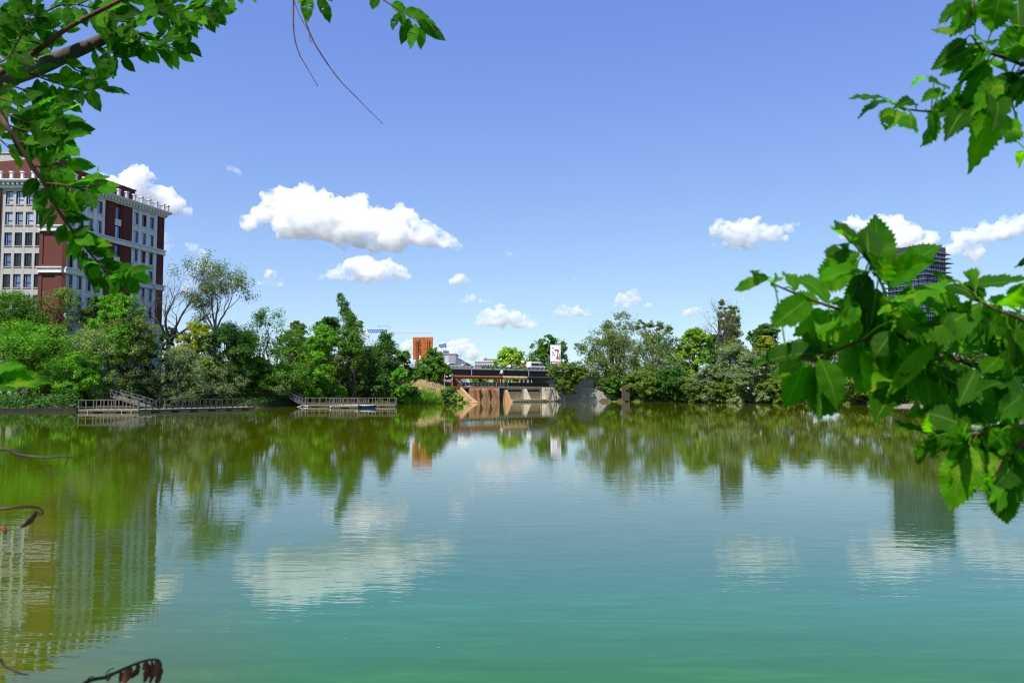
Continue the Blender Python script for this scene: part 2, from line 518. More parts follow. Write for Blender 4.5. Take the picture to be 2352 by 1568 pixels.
def water():
    m, nt, out = nodes('lake_water')
    v = coords(nt, kind='Position')
    sp = nt.nodes.new('ShaderNodeSeparateXYZ'); nt.links.new(v, sp.inputs[0])
    # murky body: green at the near edge, turquoise a little farther, olive far out
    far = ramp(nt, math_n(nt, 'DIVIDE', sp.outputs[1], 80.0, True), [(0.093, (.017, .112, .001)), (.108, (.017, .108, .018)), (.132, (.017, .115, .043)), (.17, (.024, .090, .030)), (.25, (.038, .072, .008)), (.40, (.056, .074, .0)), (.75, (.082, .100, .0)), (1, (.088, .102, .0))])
    # more olive towards the left side of the lake
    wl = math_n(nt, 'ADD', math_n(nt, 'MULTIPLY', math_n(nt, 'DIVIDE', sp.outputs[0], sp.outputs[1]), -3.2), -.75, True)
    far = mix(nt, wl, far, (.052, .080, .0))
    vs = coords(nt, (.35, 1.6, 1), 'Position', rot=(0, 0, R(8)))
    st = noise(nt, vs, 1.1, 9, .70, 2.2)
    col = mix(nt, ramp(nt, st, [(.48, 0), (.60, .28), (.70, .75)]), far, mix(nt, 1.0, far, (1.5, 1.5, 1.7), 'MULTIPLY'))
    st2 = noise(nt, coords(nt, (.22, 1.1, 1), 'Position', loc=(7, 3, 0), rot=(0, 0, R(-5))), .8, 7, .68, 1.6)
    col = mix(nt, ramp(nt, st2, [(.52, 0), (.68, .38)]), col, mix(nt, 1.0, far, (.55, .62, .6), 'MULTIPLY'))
    n_big = noise(nt, coords(nt, (.03, .07, 1), 'Position'), 1.0, 3, .5)
    r1 = noise(nt, coords(nt, (.9, 3.4, 1), 'Position', rot=(0, 0, R(4))), .9, 2, .5, .3)
    r2 = noise(nt, coords(nt, (1.6, 5.2, 1), 'Position', rot=(0, 0, R(-9))), 1.7, 2, .5, .2)
    r3 = noise(nt, coords(nt, (.25, .9, 1), 'Position'), .7, 2, .5)
    amp = ramp(nt, n_big, [(.35, .35), (.62, 1)])
    h = math_n(nt, 'ADD', math_n(nt, 'MULTIPLY', r1, .0052), math_n(nt, 'ADD', math_n(nt, 'MULTIPLY', r2, .0022), math_n(nt, 'MULTIPLY', r3, .005)))
    h = math_n(nt, 'MULTIPLY', h, amp)
    # the breeze only ruffles the near half of the lake
    h = math_n(nt, 'MULTIPLY', h, ramp(nt, math_n(nt, 'DIVIDE', sp.outputs[1], 120.0, True), [(.0, .55), (.10, .85), (.18, .75), (.34, .30), (1, .20)]))
    nm = bump(nt, h, 1.0, 1.0)
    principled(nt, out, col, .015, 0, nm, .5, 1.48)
    b = MB()
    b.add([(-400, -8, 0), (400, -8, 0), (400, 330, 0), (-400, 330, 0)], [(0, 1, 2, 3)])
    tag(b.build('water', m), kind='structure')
water()
def debris():
    rng = np.random.default_rng(6)
    V = []
    for i in range(190):
        Y = 6.5 + rng.gamma(1.6, 6)
        X = rng.uniform(-.66, .66) * Y
        r = rng.uniform(.005, .015); a = rng.normal(0, .5); e = rng.uniform(.15, .6)
        c = np.array([X, Y, .006])
        for k in range(6):
            t = 2 * PI * k / 6
            q = np.array([r * math.cos(t), r * e * math.sin(t), 0])
            V.append(c + np.array([q[0] * math.cos(a) - q[1] * math.sin(a), q[0] * math.sin(a) + q[1] * math.cos(a), 0]))
    m, nt, out = nodes('floating_bits')
    rnd = nt.nodes.new('ShaderNodeNewGeometry').outputs['Random Per Island']
    principled(nt, out, ramp(nt, rnd, [(0, (.10, .13, .03)), (.5, (.34, .30, .10)), (1, (.45, .42, .30))]), .8)
    tag(quads_mesh('floating_leaves', np.array(V), m, 6), 'tiny pale leaf scraps floating on the near water', 'leaf litter', kind='stuff')
debris()
# ------------------------------------------------------------------ vegetation
def leaf_mat(name, c, var=.35, trans=.35, hue=None, rough=.55, spec=.35, pale=None):
    """leaf surface: colour differs from leaf to leaf, some light passes through"""
    m, nt, out = nodes(name)
    rnd = nt.nodes.new('ShaderNodeNewGeometry').outputs['Random Per Island']
    v = coords(nt, kind='Position')
    nb = noise(nt, v, .55, 3, .6)
    lo = tuple(x * (1 - var) for x in c)
    hi = tuple(x * (1 + var) for x in c)
    hue = hue or (c[0] * 1.9, c[1] * 1.25, c[2] * .9)
    col = ramp(nt, rnd, [(0, lo), (.5, c), (.8, hi), (1, pale or hi)])
    col = mix(nt, ramp(nt, nb, [(.42, 0), (.68, .75)]), col, hue)
    d = nt.nodes.new('ShaderNodeBsdfPrincipled')
    nt.links.new(col, d.inputs['Base Color'])
    d.inputs['Roughness'].default_value = rough
    d.inputs['Specular IOR Level'].default_value = spec
    t = nt.nodes.new('ShaderNodeBsdfTranslucent')
    tc = mix(nt, 1.0, col, (1.0, 1.25, .45), 'MULTIPLY')
    nt.links.new(tc, t.inputs['Color'])
    mx = nt.nodes.new('ShaderNodeMixShader')
    mx.inputs[0].default_value = trans
    nt.links.new(d.outputs[0], mx.inputs[1]); nt.links.new(t.outputs[0], mx.inputs[2])
    nt.links.new(mx.outputs[0], out.inputs[0])
    return m

def bark_mat(name, c, c2):
    m, nt, out = nodes(name)
    v = coords(nt, (1, 1, .25))
    n1 = noise(nt, v, 9, 6, .65)
    principled(nt, out, ramp(nt, n1, [(.35, c2), (.65, c)]), .9, 0, bump(nt, n1, .6, .03), .2)
    return m

LM = {
    'vivid':  leaf_mat('leaf_vivid_green', (0.0976, 0.311, 0.00629)),
    'mid':    leaf_mat('leaf_green', (0.0676, 0.197, 0.00785)),
    'deep':   leaf_mat('leaf_deep_green', (0.0413, 0.128, 0.00943), hue=(0.0751, 0.179, 0.011)),
    'lime':   leaf_mat('leaf_yellow_green', (0.178, 0.349, 0.00943), hue=(0.282, 0.405, 0.0118)),
    'olive':  leaf_mat('leaf_olive', (0.116, 0.197, 0.0157), hue=(0.188, 0.245, 0.0236)),
    'dull':   leaf_mat('leaf_dull_green', (0.116, 0.179, 0.0252), hue=(0.16, 0.216, 0.0283), pale=(0.282, 0.339, 0.0785)),
    'silver': leaf_mat('leaf_silvery', (.135, .205, .058), hue=(.17, .235, .065), pale=(.36, .40, .28), trans=.2),
    'gold':   leaf_mat('leaf_golden_green', (0.244, 0.311, 0.00943), hue=(0.357, 0.377, 0.0118)),
    'pale':   leaf_mat('leaf_pale_green', (.17, .27, .055), hue=(.20, .29, .055), pale=(.36, .42, .17), trans=.25),
    'willow': leaf_mat('leaf_light_willow', (0.282, 0.443, 0.0236), hue=(0.375, 0.508, 0.0275)),
    'reed':   leaf_mat('reed_green', (0.141, 0.32, 0.0173), hue=(0.225, 0.377, 0.0236)),
}
BARK = bark_mat('bark_brown', (.12, .09, .06), (.04, .03, .022))
BARKG = bark_mat('bark_grey', (.24, .21, .18), (.09, .075, .06))
BARKD = bark_mat('bark_dead', (.145, .12, .10), (.04, .032, .028))
BARKP = bark_mat('bark_pale', (.42, .38, .32), (.20, .17, .13))

def unit(a):
    return a / np.maximum(np.linalg.norm(a, axis=1, keepdims=True), 1e-9)

def leaf_quads(P, out_dir, size, rng, up=.5, aspect=.55, droop=0.0):
    """one folded-free rhombus per point; P (n,3), out_dir (n,3)"""
    n = len(P)
    nrm = unit(out_dir * .75 + np.array([0, 0, up]) + rng.normal(0, .55, (n, 3)))
    a = rng.normal(0, 1, (n, 3)) + out_dir * .6 + np.array([0, 0, -droop])
    a = unit(a - nrm * (a * nrm).sum(1, keepdims=True))
    b = np.cross(nrm, a)
    L = (size * rng.uniform(.65, 1.35, n))[:, None]
    w = L * aspect
    V = np.stack([P - a * L * .5, P + b * w * .5 + a * L * .05, P + a * L * .5, P - b * w * .5 + a * L * .05], 1)
    return V.reshape(-1, 3)

def crown_points(lobes, n, rng, clump=.32, hollow=.55):
    """leaf positions gathered in clumps over the shells of the lobes (cx,cy,cz,rx,ry,rz)"""
    lobes = np.asarray(lobes, float)
    area = (lobes[:, 3] * lobes[:, 5]) ** .9
    ncl = np.maximum(10, (n / 42 * area / area.sum())).astype(int)
    P, O = [], []
    per = n / ncl.sum()
    for l, k in zip(lobes, ncl):
        d = unit(rng.normal(0, 1, (k, 3)))
        d[:, 2] = np.where(rng.random(k) < .62, np.abs(d[:, 2]), d[:, 2])
        rr = 1 - np.abs(rng.normal(0, .16, k)) - (rng.random(k) < .22) * rng.uniform(0, hollow, k)
        c = l[:3] + d * l[3:] * rr[:, None]
        cr = clump * (l[3] * l[4] * l[5]) ** (1 / 3) * rng.uniform(.45, 1.25, k)
        m = np.maximum(3, rng.poisson(per * (cr / cr.mean()) ** 1.6, k))
        idx = np.repeat(np.arange(k), m)
        q = unit(rng.normal(0, 1, (len(idx), 3))) * (rng.random(len(idx)) ** .45)[:, None]
        P.append(c[idx] + q * cr[idx][:, None] * np.array([1.1, 1.1, .8]))
        O.append(unit(d[idx] * .6 + q))
    return np.vstack(P), np.vstack(O)

def wiggle(p, q, rng, n=5, amp=.08):
    p, q = np.array(p, float), np.array(q, float)
    L = np.linalg.norm(q - p)
    pts = [p]
    for i in range(1, n):
        t = i / n
        pts.append(p + (q - p) * t + rng.normal(0, amp * L * math.sin(PI * t), 3) * np.array([1, 1, .5]) + np.array([0, 0, .10 * L * math.sin(PI * t)]))
    pts.append(q)
    return pts

def bough(b, rng, p, d, L, r, depth, lean=.0, up=.25, tips=None, split=(2, 4), spread=.75, mi=0, sh=.68):
    """recursive bare branching; collects the tip points"""
    n = 5
    pts, dd = [np.array(p, float)], np.array(d, float)
    for i in range(n):
        dd = dd + rng.normal(0, .13, 3) + np.array([lean, 0, up * .12])
        dd /= np.linalg.norm(dd)
        pts.append(pts[-1] + dd * L / n)
    rad = np.linspace(r, r * .62, n + 1)
    b.tube(pts, list(rad), 5 if depth > 1 else 3, mi, cap=False)
    if tips is not None and depth <= 1: tips.extend(pts[2:])
    if depth <= 0: return
    for k in range(rng.integers(*split) + (1 if depth > 2 else 0)):
        i = n if k == 0 else rng.integers(2, n + 1)
        nd = dd + rng.normal(0, spread, 3) * np.array([1, 1, .7])
        nd /= np.linalg.norm(nd)
        bough(b, rng, pts[i], nd, L * rng.uniform(sh - .14, sh + .14), rad[i] * (.78 if k == 0 else .55), depth - 1, lean, up, tips, split, spread, mi, sh)

def tree(label, cx, top, hw, D, kind, seed, bottom=None, name='tree', cat='tree', n=None, size=None, lobes=None, nl=9, taper=.65, bark=None, up=.5, clump=.32,
         droop=0, aspect=.55, twigs=0, group=None, depth=.9, skirt=True):
    """cx, top, bottom, hw: crown axis, top, foot and half width as they read in the picture; D metres away"""
    rng = np.random.default_rng(seed)
    X = XD(cx, D)
    g = ground_z(X, D)
    zt = ZD(top, D)
    zb = ZD(bottom, D) if bottom and bottom < 850 else g + .15
    zb = max(zb, g + .1)
    hw = hw * 1.12
    w = hw * D / F
    H = zt - zb
    root = empty(name, (X, D, g - .1), 0, label, cat, group)
    if lobes is None:
        lobes = []
        nl = int(nl * 1.5)
        for i in range(nl):
            t = (i + .5) / nl
            env = max(.25, 1 - abs((t - .36) / .68) ** 2.6) ** .6
            r = w * rng.uniform(.30, .50)
            ang = i * 2.4 + rng.uniform(-.6, .6)
            off = max(0, w * env * rng.uniform(.88, 1.08) - r * .8) * (1 if i % 4 else rng.uniform(.1, .6))
            rz = min(r * rng.uniform(.75, 1.1), H * .3)
            lobes.append((off * math.cos(ang), off * depth * math.sin(ang), zb - g + .1 + min(max(t * H, rz * .7), H - rz), r, r, rz))
        # leaders that touch the top
        for dx, f in ((rng.uniform(-.15, .15), 1), (rng.uniform(.2, .5), .9), (rng.uniform(-.5, -.2), .88)):
            r = w * rng.uniform(.2, .34); rz = min(H * .2, r * 1.2)
            lobes.append((w * dx, 0, (zt - g + .1) * f - rz, r, r, rz))
    else:
        # (x, y, r[, ry]) in picture pixels
        k = D / F
        lobes = [((l[0] - cx) * k, rng.normal(0, .35) * l[2] * k, ZD(l[1], D) - g + .1, l[2] * k * 1.24, l[2] * k * 1.24, (l[3] if len(l) > 3 else l[2]) * k * 1.16) for l in lobes]
        if skirt:
            for i in range(7):
                r = w * rng.uniform(.36, .55)
                a = i * 2.4
                lobes.append((w * .62 * math.cos(a), w * .62 * math.sin(a), r * .7 + rng.uniform(0, .12) * H, r, r, r * .9))
    size = size or max(.16, D * .0021)
    vol = sum(l[3] * (l[5] + l[3]) for l in lobes)
    n = n or int(np.clip(vol * 330 / (size / .3) ** 1.7, 7000, 20000))
    P, O = crown_points(lobes, n, rng, clump)
    keep = P[:, 2] > .12
    P, O = P[keep], O[keep]
    V = leaf_quads(P, O, size, rng, up, aspect, droop)
    quads_mesh('crown', V, LM[kind], 4, root)
    b = MB()
    la = np.array(lobes)
    zc = np.median(la[:, 2])
    r0 = max(.05, .016 * (zt - g))
    fork = np.array([rng.normal(0, .1 * w), 0, max(.4, min(zc * .5, (zb - g) + .25 * H))])
    tr = wiggle((0, 0, -.3), fork, rng, 5, .03)
    b.tube(tr, list(np.linspace(r0 * 1.35, r0 * .8, len(tr))), 8)
    for l in lobes:
        q = wiggle(fork, l[:3], rng, 5, .06)
        b.tube(q, list(np.linspace(r0 * .6, r0 * .13, len(q))), 5, cap=False)
    for i in range(twigs):
        l = lobes[rng.integers(len(lobes))]
        d = unit(rng.normal(0, 1, (1, 3)))[0]; d[2] = abs(d[2]) * .9 + .1
        bough(b, rng, np.array(l[:3]) + d * np.array(l[3:]) * .55, d, l[3] * .9, .035 * D / 180, 2, up=.3, spread=.5)
    b.build('trunk', bark or BARK, root, smooth=True)
    return root

def bare_tree(label, cx, base, D, height, seed, name='bare_tree', lean=0, bark=None, dirs=None, depth=5, r=None, leaves=None, nleaf=0, size=None, spread=.6, first=.42, split=(2, 4), sh=.68, up=.25, flat=.5, group=None, lsp=.35):
    """a tree whose limbs show: dead, or thinly leaved"""
    rng = np.random.default_rng(seed)
    X = XD(cx, D); g = ground_z(X, D)
    zb = ZD(base, D)
    root = empty(name, (X, D, g - .1), 0, label, 'tree', group)
    b = MB(); tips = []
    r = r or height * .022
    b.tube([(0, 0, -.3), (.1 * r, 0, (zb - g) * .6), (0, 0, zb - g + .1)], [r * 1.5, r * 1.2, r], 8)
    for (dx, dz, L) in (dirs or [(-.45, 1, 1), (.5, 1, .95), (.05, 1.1, 1.0)]):
        d = np.array([dx, rng.normal(0, .3) * flat, dz]); d /= np.linalg.norm(d)
        bough(b, rng, (0, 0, zb - g), d, height * first * L, r * .72, depth - 1, lean, up, tips, split, spread, 0, sh)
    b.build('trunk', bark or BARKD, root, smooth=True)
    if leaves:
        T = np.array(tips)
        idx = rng.integers(0, len(T), nleaf)
        P = T[idx] + rng.normal(0, lsp, (nleaf, 3))
        V = leaf_quads(P, unit(rng.normal(0, 1, (nleaf, 3))), size or D * .0021, rng, .4, .6)
        quads_mesh('crown', V, LM[leaves], 4, root)
    return root
LB, RB = 'trees on the left bank', 'trees on the right bank'
# ---- left bank, from the frame edge towards the bridge
tree('bright yellow-green bush tree by the water at the left edge', 45, 738, 100, 115, 'vivid', 1, 905, group=LB, nl=12)
tree('broad green tree behind the bright bush at the left edge', 12, 668, 85, 121, 'mid', 2, 800, group=LB)
tree('brownish thinning tree with dry twigs in front of the brick building', 138, 660, 72, 122, 'olive', 3, 830, group=LB, twigs=16, n=6000)
tree('narrow dark tree standing against the corner of the brick building', 215, 680, 38, 125, 'deep', 4, 830, group=LB)
tree('leafy yellow-green tree under the long facade of the brick building', 268, 676, 62, 123, 'vivid', 5, 830, group=LB, nl=11)
tree('feathery pale green tree in the middle of the left thicket', 205, 752, 78, 119, 'pale', 6, 880, group=LB, nl=11, aspect=.35)
tree('dull grey-green tree left of the dead tree', 295, 712, 75, 123, 'dull', 7, 900, group=LB, nl=13)
tree('low vivid bush hanging over the left end of the long dock', 185, 806, 72, 117, 'vivid', 8, 915, group=LB, cat='bush', name='bush')
tree('silvery olive bush in front of the dead tree', 420, 795, 78, 126.5, 'silver', 9, 912, group=LB, aspect=.32, cat='bush', name='bush', nl=12, droop=.5)
tree('lower silvery olive bush above the far half of the long dock', 500, 838, 62, 132, 'silver', 10, 912, group=LB, aspect=.32, cat='bush', name='bush', droop=.5)
tree('golden green tree between the dead tree and the tall sparse tree', 447, 738, 50, 131, 'gold', 11, 850, group=LB)
tree('dark undergrown tree below the tall sparse tree', 525, 742, 62, 134, 'deep', 12, 890, group=LB, nl=12)
bare_tree('dead leafless tree beside the right end of the brick building', 385, 780, 131, 16.0, 9, name='dead_tree', dirs=[(-.62, 1, .8), (.28, 1, .95), (.75, .8, .85), (-.1, 1, .9)], depth=6, spread=.42, first=.36, sh=.7, split=(2, 4), group=LB)
tree('ivy-clad dark stump growth around the foot of the dead tree', 388, 752, 30, 132, 'deep', 14, 860, group=LB, nl=6)
bare_tree('tall sparse tree with pale limbs and thin leaf tufts', 492, 765, 134, 12.6, 21, name='sparse_tree', dirs=[(-.20, 1, 1.05), (.10, 1, 1.15), (.36, 1, .95), (-.24, 1, .6)], bark=BARKG, depth=5, leaves='dull', nleaf=9000, spread=.33, first=.37, size=.27, group=LB, lsp=.42)
tree('tall dark green tree with two tops in the middle of the left bank', 622, 714, 80, 142, 'mid', 15, 905, group=LB, lobes=[(618, 745, 34), (585, 775, 36), (650, 770, 34), (562, 815, 40), (615, 815, 46), (665, 815, 38), (580, 865, 44), (640, 868, 48), (610, 735, 20), (690, 860, 34), (545, 862, 34)])
tree('yellow-green tree left of the tall two-topped tree', 555, 770, 42, 138, 'lime', 16, 900, group=LB, nl=9)
tree('silver-leaved tree behind, between the two-topped tree and the round tree', 682, 738, 38, 152, 'dull', 17, 860, group=LB)
tree('round yellow-green tree left of the leaning poplar', 735, 745, 52, 147, 'vivid', 18, 860, group=LB)
tree('dark feathery tree peeping over the round yellow-green tree', 752, 728, 36, 165, 'deep', 19, 800, group=LB, aspect=.4)
tree('leaning column-shaped poplar with a crooked tip', 812, 675, 34, 152, 'mid', 20, 860, group=LB, name='poplar', up=.2, lobes=[(x, y, r * .72, q * .88) for x, y, r, q in [(782, 690, 11, 16), (788, 708, 13, 18), (795, 726, 16, 22), (803, 742, 17, 24), (810, 762, 21, 26), (816, 786, 23, 28), (818, 810, 24, 28), (790, 770, 11, 20), (788, 800, 14, 22), (822, 838, 22, 28), (806, 735, 10, 18), (822, 750, 10, 18)]], skirt=False, clump=.5, n=12000)
tree('broad yellowish bush tree behind the near end of the short dock', 725, 806, 58, 151, 'lime', 21, 915, group=LB, nl=12)
tree('dull twiggy tree right of the broad yellowish bush tree', 808, 790, 48, 155, 'dull', 22, 915, group=LB, nl=12, twigs=6)
tree('dark shaded tree behind the short dock', 838, 800, 38, 160, 'deep', 23, 915, group=LB, nl=10)
tree('upright dark tree below the left end of the crane boom', 882, 764, 30, 168, 'deep', 24, 885, group=LB, lobes=[(885, 775, 12, 14), (880, 795, 18, 20), (892, 812, 18, 20), (872, 815, 18, 20), (885, 840, 24, 24), (865, 850, 20, 22), (897, 858, 18, 20), (880, 870, 22, 20)], skirt=False, clump=.45)
tree('spreading tree left of the rusty sign', 926, 803, 28, 188, 'mid', 25, 880, group=LB)
tree('round dark bush beside the bright sapling behind the short dock', 876, 862, 27, 154, 'deep', 26, 925, group=LB, cat='bush', name='bush')
tree('bright fresh-green sapling behind the right end of the short dock', 918, 845, 28, 159, 'vivid', 27, 925, group=LB)
tree('leafy tree partly hiding the foot of the rusty sign', 996, 802, 36, 187, 'mid', 28, 886, group=LB, lobes=[(992, 814, 13), (1000, 826, 18), (980, 838, 18), (1010, 845, 17), (990, 858, 20), (972, 862, 12), (1018, 862, 13), (1000, 872, 17), (984, 878, 12), (1024, 846, 8)])
tree('compact round bush on the dry bank left of the ramp wall', 1031, 887, 23, 174, 'mid', 29, 926, group=LB, cat='bush', name='bush', n=3500)
tree('low shrub at the foot of the orange ramp wall', 1057, 907, 11, 182.2, 'lime', 39, 924, group=LB, cat='shrub', name='shrub', n=2500)
tree('small weedy shrub with light leaves above the short dock railing', 787, 886, 16, 148, 'vivid', 30, 915, group=LB, cat='shrub', name='shrub')
tree('dark low shrub right of the sapling at the waterline', 945, 888, 22, 163, 'deep', 31, 924, group=LB, cat='shrub', name='shrub')
tree('small yellowish tree peeping out above the bright sapling', 880, 838, 20, 178, 'olive', 32, 880, group=LB)
tree('dense dark tree closing the gap behind the tall two-topped tree', 700, 775, 48, 160, 'deep', 33, 900, group=LB)
tree('green tree filling the bank behind the far end of the long dock', 595, 820, 45, 139, 'mid', 34, 915, group=LB)
tree('dark tree behind the brownish thinning tree', 70, 735, 62, 124, 'deep', 35, 890, group=LB)
tree('green tree at the foot of the brick building', 335, 770, 36, 128, 'mid', 36, 880, group=LB)
for i, (x, top, hw, D, k) in enumerate([(100, 760, 60, 140, 'deep'), (395, 800, 55, 142, 'mid'), (470, 775, 55, 150, 'deep'), (560, 760, 50, 152, 'mid'), (655, 768, 55, 158, 'mid'), (770, 770, 50, 168, 'mid'), (850, 812, 36, 176, 'deep')]):
    tree(['dark tree filling the thicket behind the bright bush at the left edge', 'tree closing the thicket behind the dead tree trunk', 'dark tree right behind the tall sparse tree', 'tree behind the yellow-green tree left of the two-topped tree',
          'tree behind the right half of the two-topped tree', 'tree in the dip left of the leaning poplar foot', 'dark tree right of the leaning poplar foot'][i], x, top, hw, D, k, 300 + i, group=LB, n=6000)

# ---- beyond the bridge
tree('light green willow beyond the bridge', 1168, 798, 42, 300, 'willow', 40, 850, group='trees beyond the bridge', name='willow', nl=11, droop=.6)
tree('dark green tree right behind the drill billboard', 1262, 772, 38, 285, 'mid', 41, 860, group='trees beyond the bridge', lobes=[(1258, 784, 14), (1240, 800, 17), (1278, 800, 18), (1262, 815, 22), (1238, 825, 18), (1288, 825, 17), (1262, 842, 24), (1292, 805, 12)])
tree('small golden bush between the willow and the billboard', 1210, 826, 17, 280, 'gold', 42, 850, group='trees beyond the bridge', cat='bush', name='bush')
bare_tree('bare grey treetop right of the willow', 1214, 838, 310, 8, 43, name='dead_tree', depth=5, bark=BARKD, group='trees beyond the bridge', dirs=[(-.3, 1, .8), (.35, 1, .7), (0, 1, .9)])
tree('green trees seen through the gap under the bridge, left one', 1105, 864, 26, 262, 'vivid', 44, 884, group='trees beyond the bridge')
tree('green trees seen through the gap under the bridge, right one', 1155, 864, 22, 262, 'mid', 45, 884, group='trees beyond the bridge')

# ---- right bank
tree('golden bush hanging over the pipes at the right bridge end', 1300, 838, 42, 204.5, 'olive', 50, 890, group=RB, lobes=[(1275, 852, 13), (1300, 850, 16), (1325, 848, 16), (1262, 862, 8), (1296, 878, 18), (1288, 892, 10), (1320, 872, 18), (1340, 860, 14), (1310, 895, 10)], cat='bush', name='bush', skirt=False)
tree('grey-green tree with bare twigs on top, first one right of the bridge', 1400, 718, 72, 210, 'dull', 51, 895, group=RB, twigs=30, n=17000, lobes=[(1428, 735, 15, 18), (1408, 752, 18), (1445, 758, 18), (1385, 770, 20), (1360, 790, 20), (1420, 782, 26), (1345, 815, 18), (1385, 812, 26), (1430, 820, 28), (1365, 845, 24), (1405, 850, 26), (1450, 850, 24), (1395, 878, 20), (1330, 800, 10), (1436, 800, 24), (1370, 830, 22), (1420, 870, 26), (1455, 880, 24), (1380, 885, 22), (1440, 845, 26)], skirt=False, clump=.5)
tree('grey-green tree with spiky tops next to the twig-topped one', 1505, 738, 62, 206, 'dull', 52, 900, group=RB, twigs=18, n=17000, clump=.42, bark=BARKP, lobes=[(1470, 752, 10, 15), (1492, 752, 9, 15), (1512, 756, 11, 15), (1540, 765, 10, 15), (1480, 778, 22), (1515, 785, 24), (1545, 795, 20), (1465, 812, 22), (1505, 820, 28), (1545, 835, 24), (1480, 858, 26), (1525, 868, 28)])
tree('vivid yellow-green tree between the spiky tree and the bare-topped tree', 1598, 752, 40, 214, 'lime', 53, 880, group=RB, nl=12)
bare_tree('half-dead tree with a dark bare trunk and bare crown on the right bank', 1656, 800, 194, 14.5, 63, name='dead_tree', dirs=[(-.42, 1, .95), (.3, 1, 1), (-.05, 1, 1), (.12, 1, .8)], depth=6, spread=.4, first=.34, bark=BARKD, r=.42, leaves='dull', nleaf=300, size=.36, group=RB)
tree('slender poplar right behind the half-dead tree', 1678, 702, 26, 214, 'dull', 54, 830, group=RB, name='poplar', up=.2, lobes=[(1674, 715, 8, 13), (1690, 722, 9, 15), (1680, 738, 13, 18), (1694, 750, 10, 16), (1668, 755, 12, 18), (1686, 772, 15, 18), (1674, 795, 18, 20), (1694, 800, 12, 18), (1660, 700, 5, 12), (1655, 730, 6, 12)], skirt=False, clump=.45)
tree('deep green tree behind the poplar on the right bank', 1640, 768, 38, 222, 'deep', 55, 860, group=RB)
tree('silvery white-leaved bush right of the half-dead tree', 1680, 788, 48, 190, 'silver', 56, 880, group=RB, nl=13, cat='bush', name='bush', aspect=.4)
tree('second silvery bush lower down beside the water', 1632, 836, 46, 190, 'silver', 57, 905, group=RB, nl=11, cat='bush', name='bush', aspect=.4)
tree('far dark green treetop above the right bank thicket', 1757, 746, 38, 262, 'deep', 58, 840, group=RB)
tree('golden green tree in front of the far dark treetop', 1760, 770, 34, 235, 'gold', 59, 850, group=RB)
tree('pale olive bush tree at the water left of the leafy branch', 1738, 806, 52, 181, 'silver', 60, 915, group=RB, nl=12)
tree('olive bush standing in the water edge right of the metal plate', 1480, 850, 42, 203, 'olive', 61, 922, group=RB, cat='bush', name='bush', nl=11)
tree('dark bush with pale twigs at the waterline below the spiky tree', 1545, 842, 46, 199, 'deep', 62, 922, group=RB, cat='bush', name='bush', nl=12, twigs=5)
tree('dull bush at the waterline below the half-dead tree', 1600, 866, 44, 194, 'dull', 63, 924, group=RB, cat='bush', name='bush')
tree('low green bush dipping into the water, left of the pale olive bush', 1672, 872, 46, 188, 'olive', 64, 926, group=RB, cat='bush', name='bush')
tree('green shrub behind the metal plate', 1405, 862, 34, 208, 'mid', 65, 905, group=RB, cat='bush', name='bush')
tree('low leafy bush at the waterline under the tip of the leafy branch', 1775, 868, 44, 179, 'olive', 66, 930, group=RB, cat='bush', name='bush')
tree('dull tree left of the glass tower behind the branch tip', 1835, 780, 56, 176, 'dull', 67, 925, group=RB, nl=12)
tree('silvery tree below the left side of the glass tower', 1935, 768, 68, 167, 'silver', 68, 925, group=RB, nl=13)
tree('green tree below the glass tower', 2035, 752, 70, 157, 'olive', 69, 925, group=RB, nl=13)
tree('silver-green tree right below the glass tower', 2125, 742, 66, 146, 'silver', 70, 925, group=RB, nl=13)
tree('tall green tree behind the thick part of the leafy branch', 2215, 728, 72, 136, 'mid', 71, 930, group=RB, nl=13)
tree('dark tree at the right edge behind the leafy branch', 2310, 712, 76, 126, 'deep', 72, 935, group=RB, nl=13)
tree('low olive bush by the stone kerb under the leafy branch', 1985, 862, 50, 158, 'olive', 73, 930, group=RB, cat='bush', name='bush')
tree('low dark bush by the stone kerb farther right', 2110, 866, 60, 145, 'mid', 74, 932, group=RB, cat='bush', name='bush')

for i, (x, top, hw, D, k) in enumerate([(1412, 762, 55, 222, 'olive'), (1505, 768, 55, 222, 'deep'), (1560, 790, 45, 222, 'mid'), (1715, 800, 50, 205, 'deep'), (1800, 800, 55, 198, 'mid'), (1880, 790, 60, 190, 'deep'), (1985, 775, 65, 180, 'mid'), (2080, 765, 65, 170, 'deep'), (2180, 750, 70, 160, 'mid'), (2270, 742, 70, 150, 'deep')]):
    tree(['dark tree in the shade behind the first grey-green tree', 'dark tree in the shade behind the spiky tree', 'tree between the spiky tree and the vivid tree, at the back', 'dark tree behind the pale olive bush tree',
          'tree behind the tip of the leafy branch', 'dark tree behind the dull tree left of the glass tower', 'back-row tree left below the glass tower', 'back-row dark tree right below the glass tower',
          'back-row tree behind the thick part of the leafy branch', 'back-row dark tree at the right edge'][i], x, top, hw, D, k, 330 + i, group=RB, n=6000)
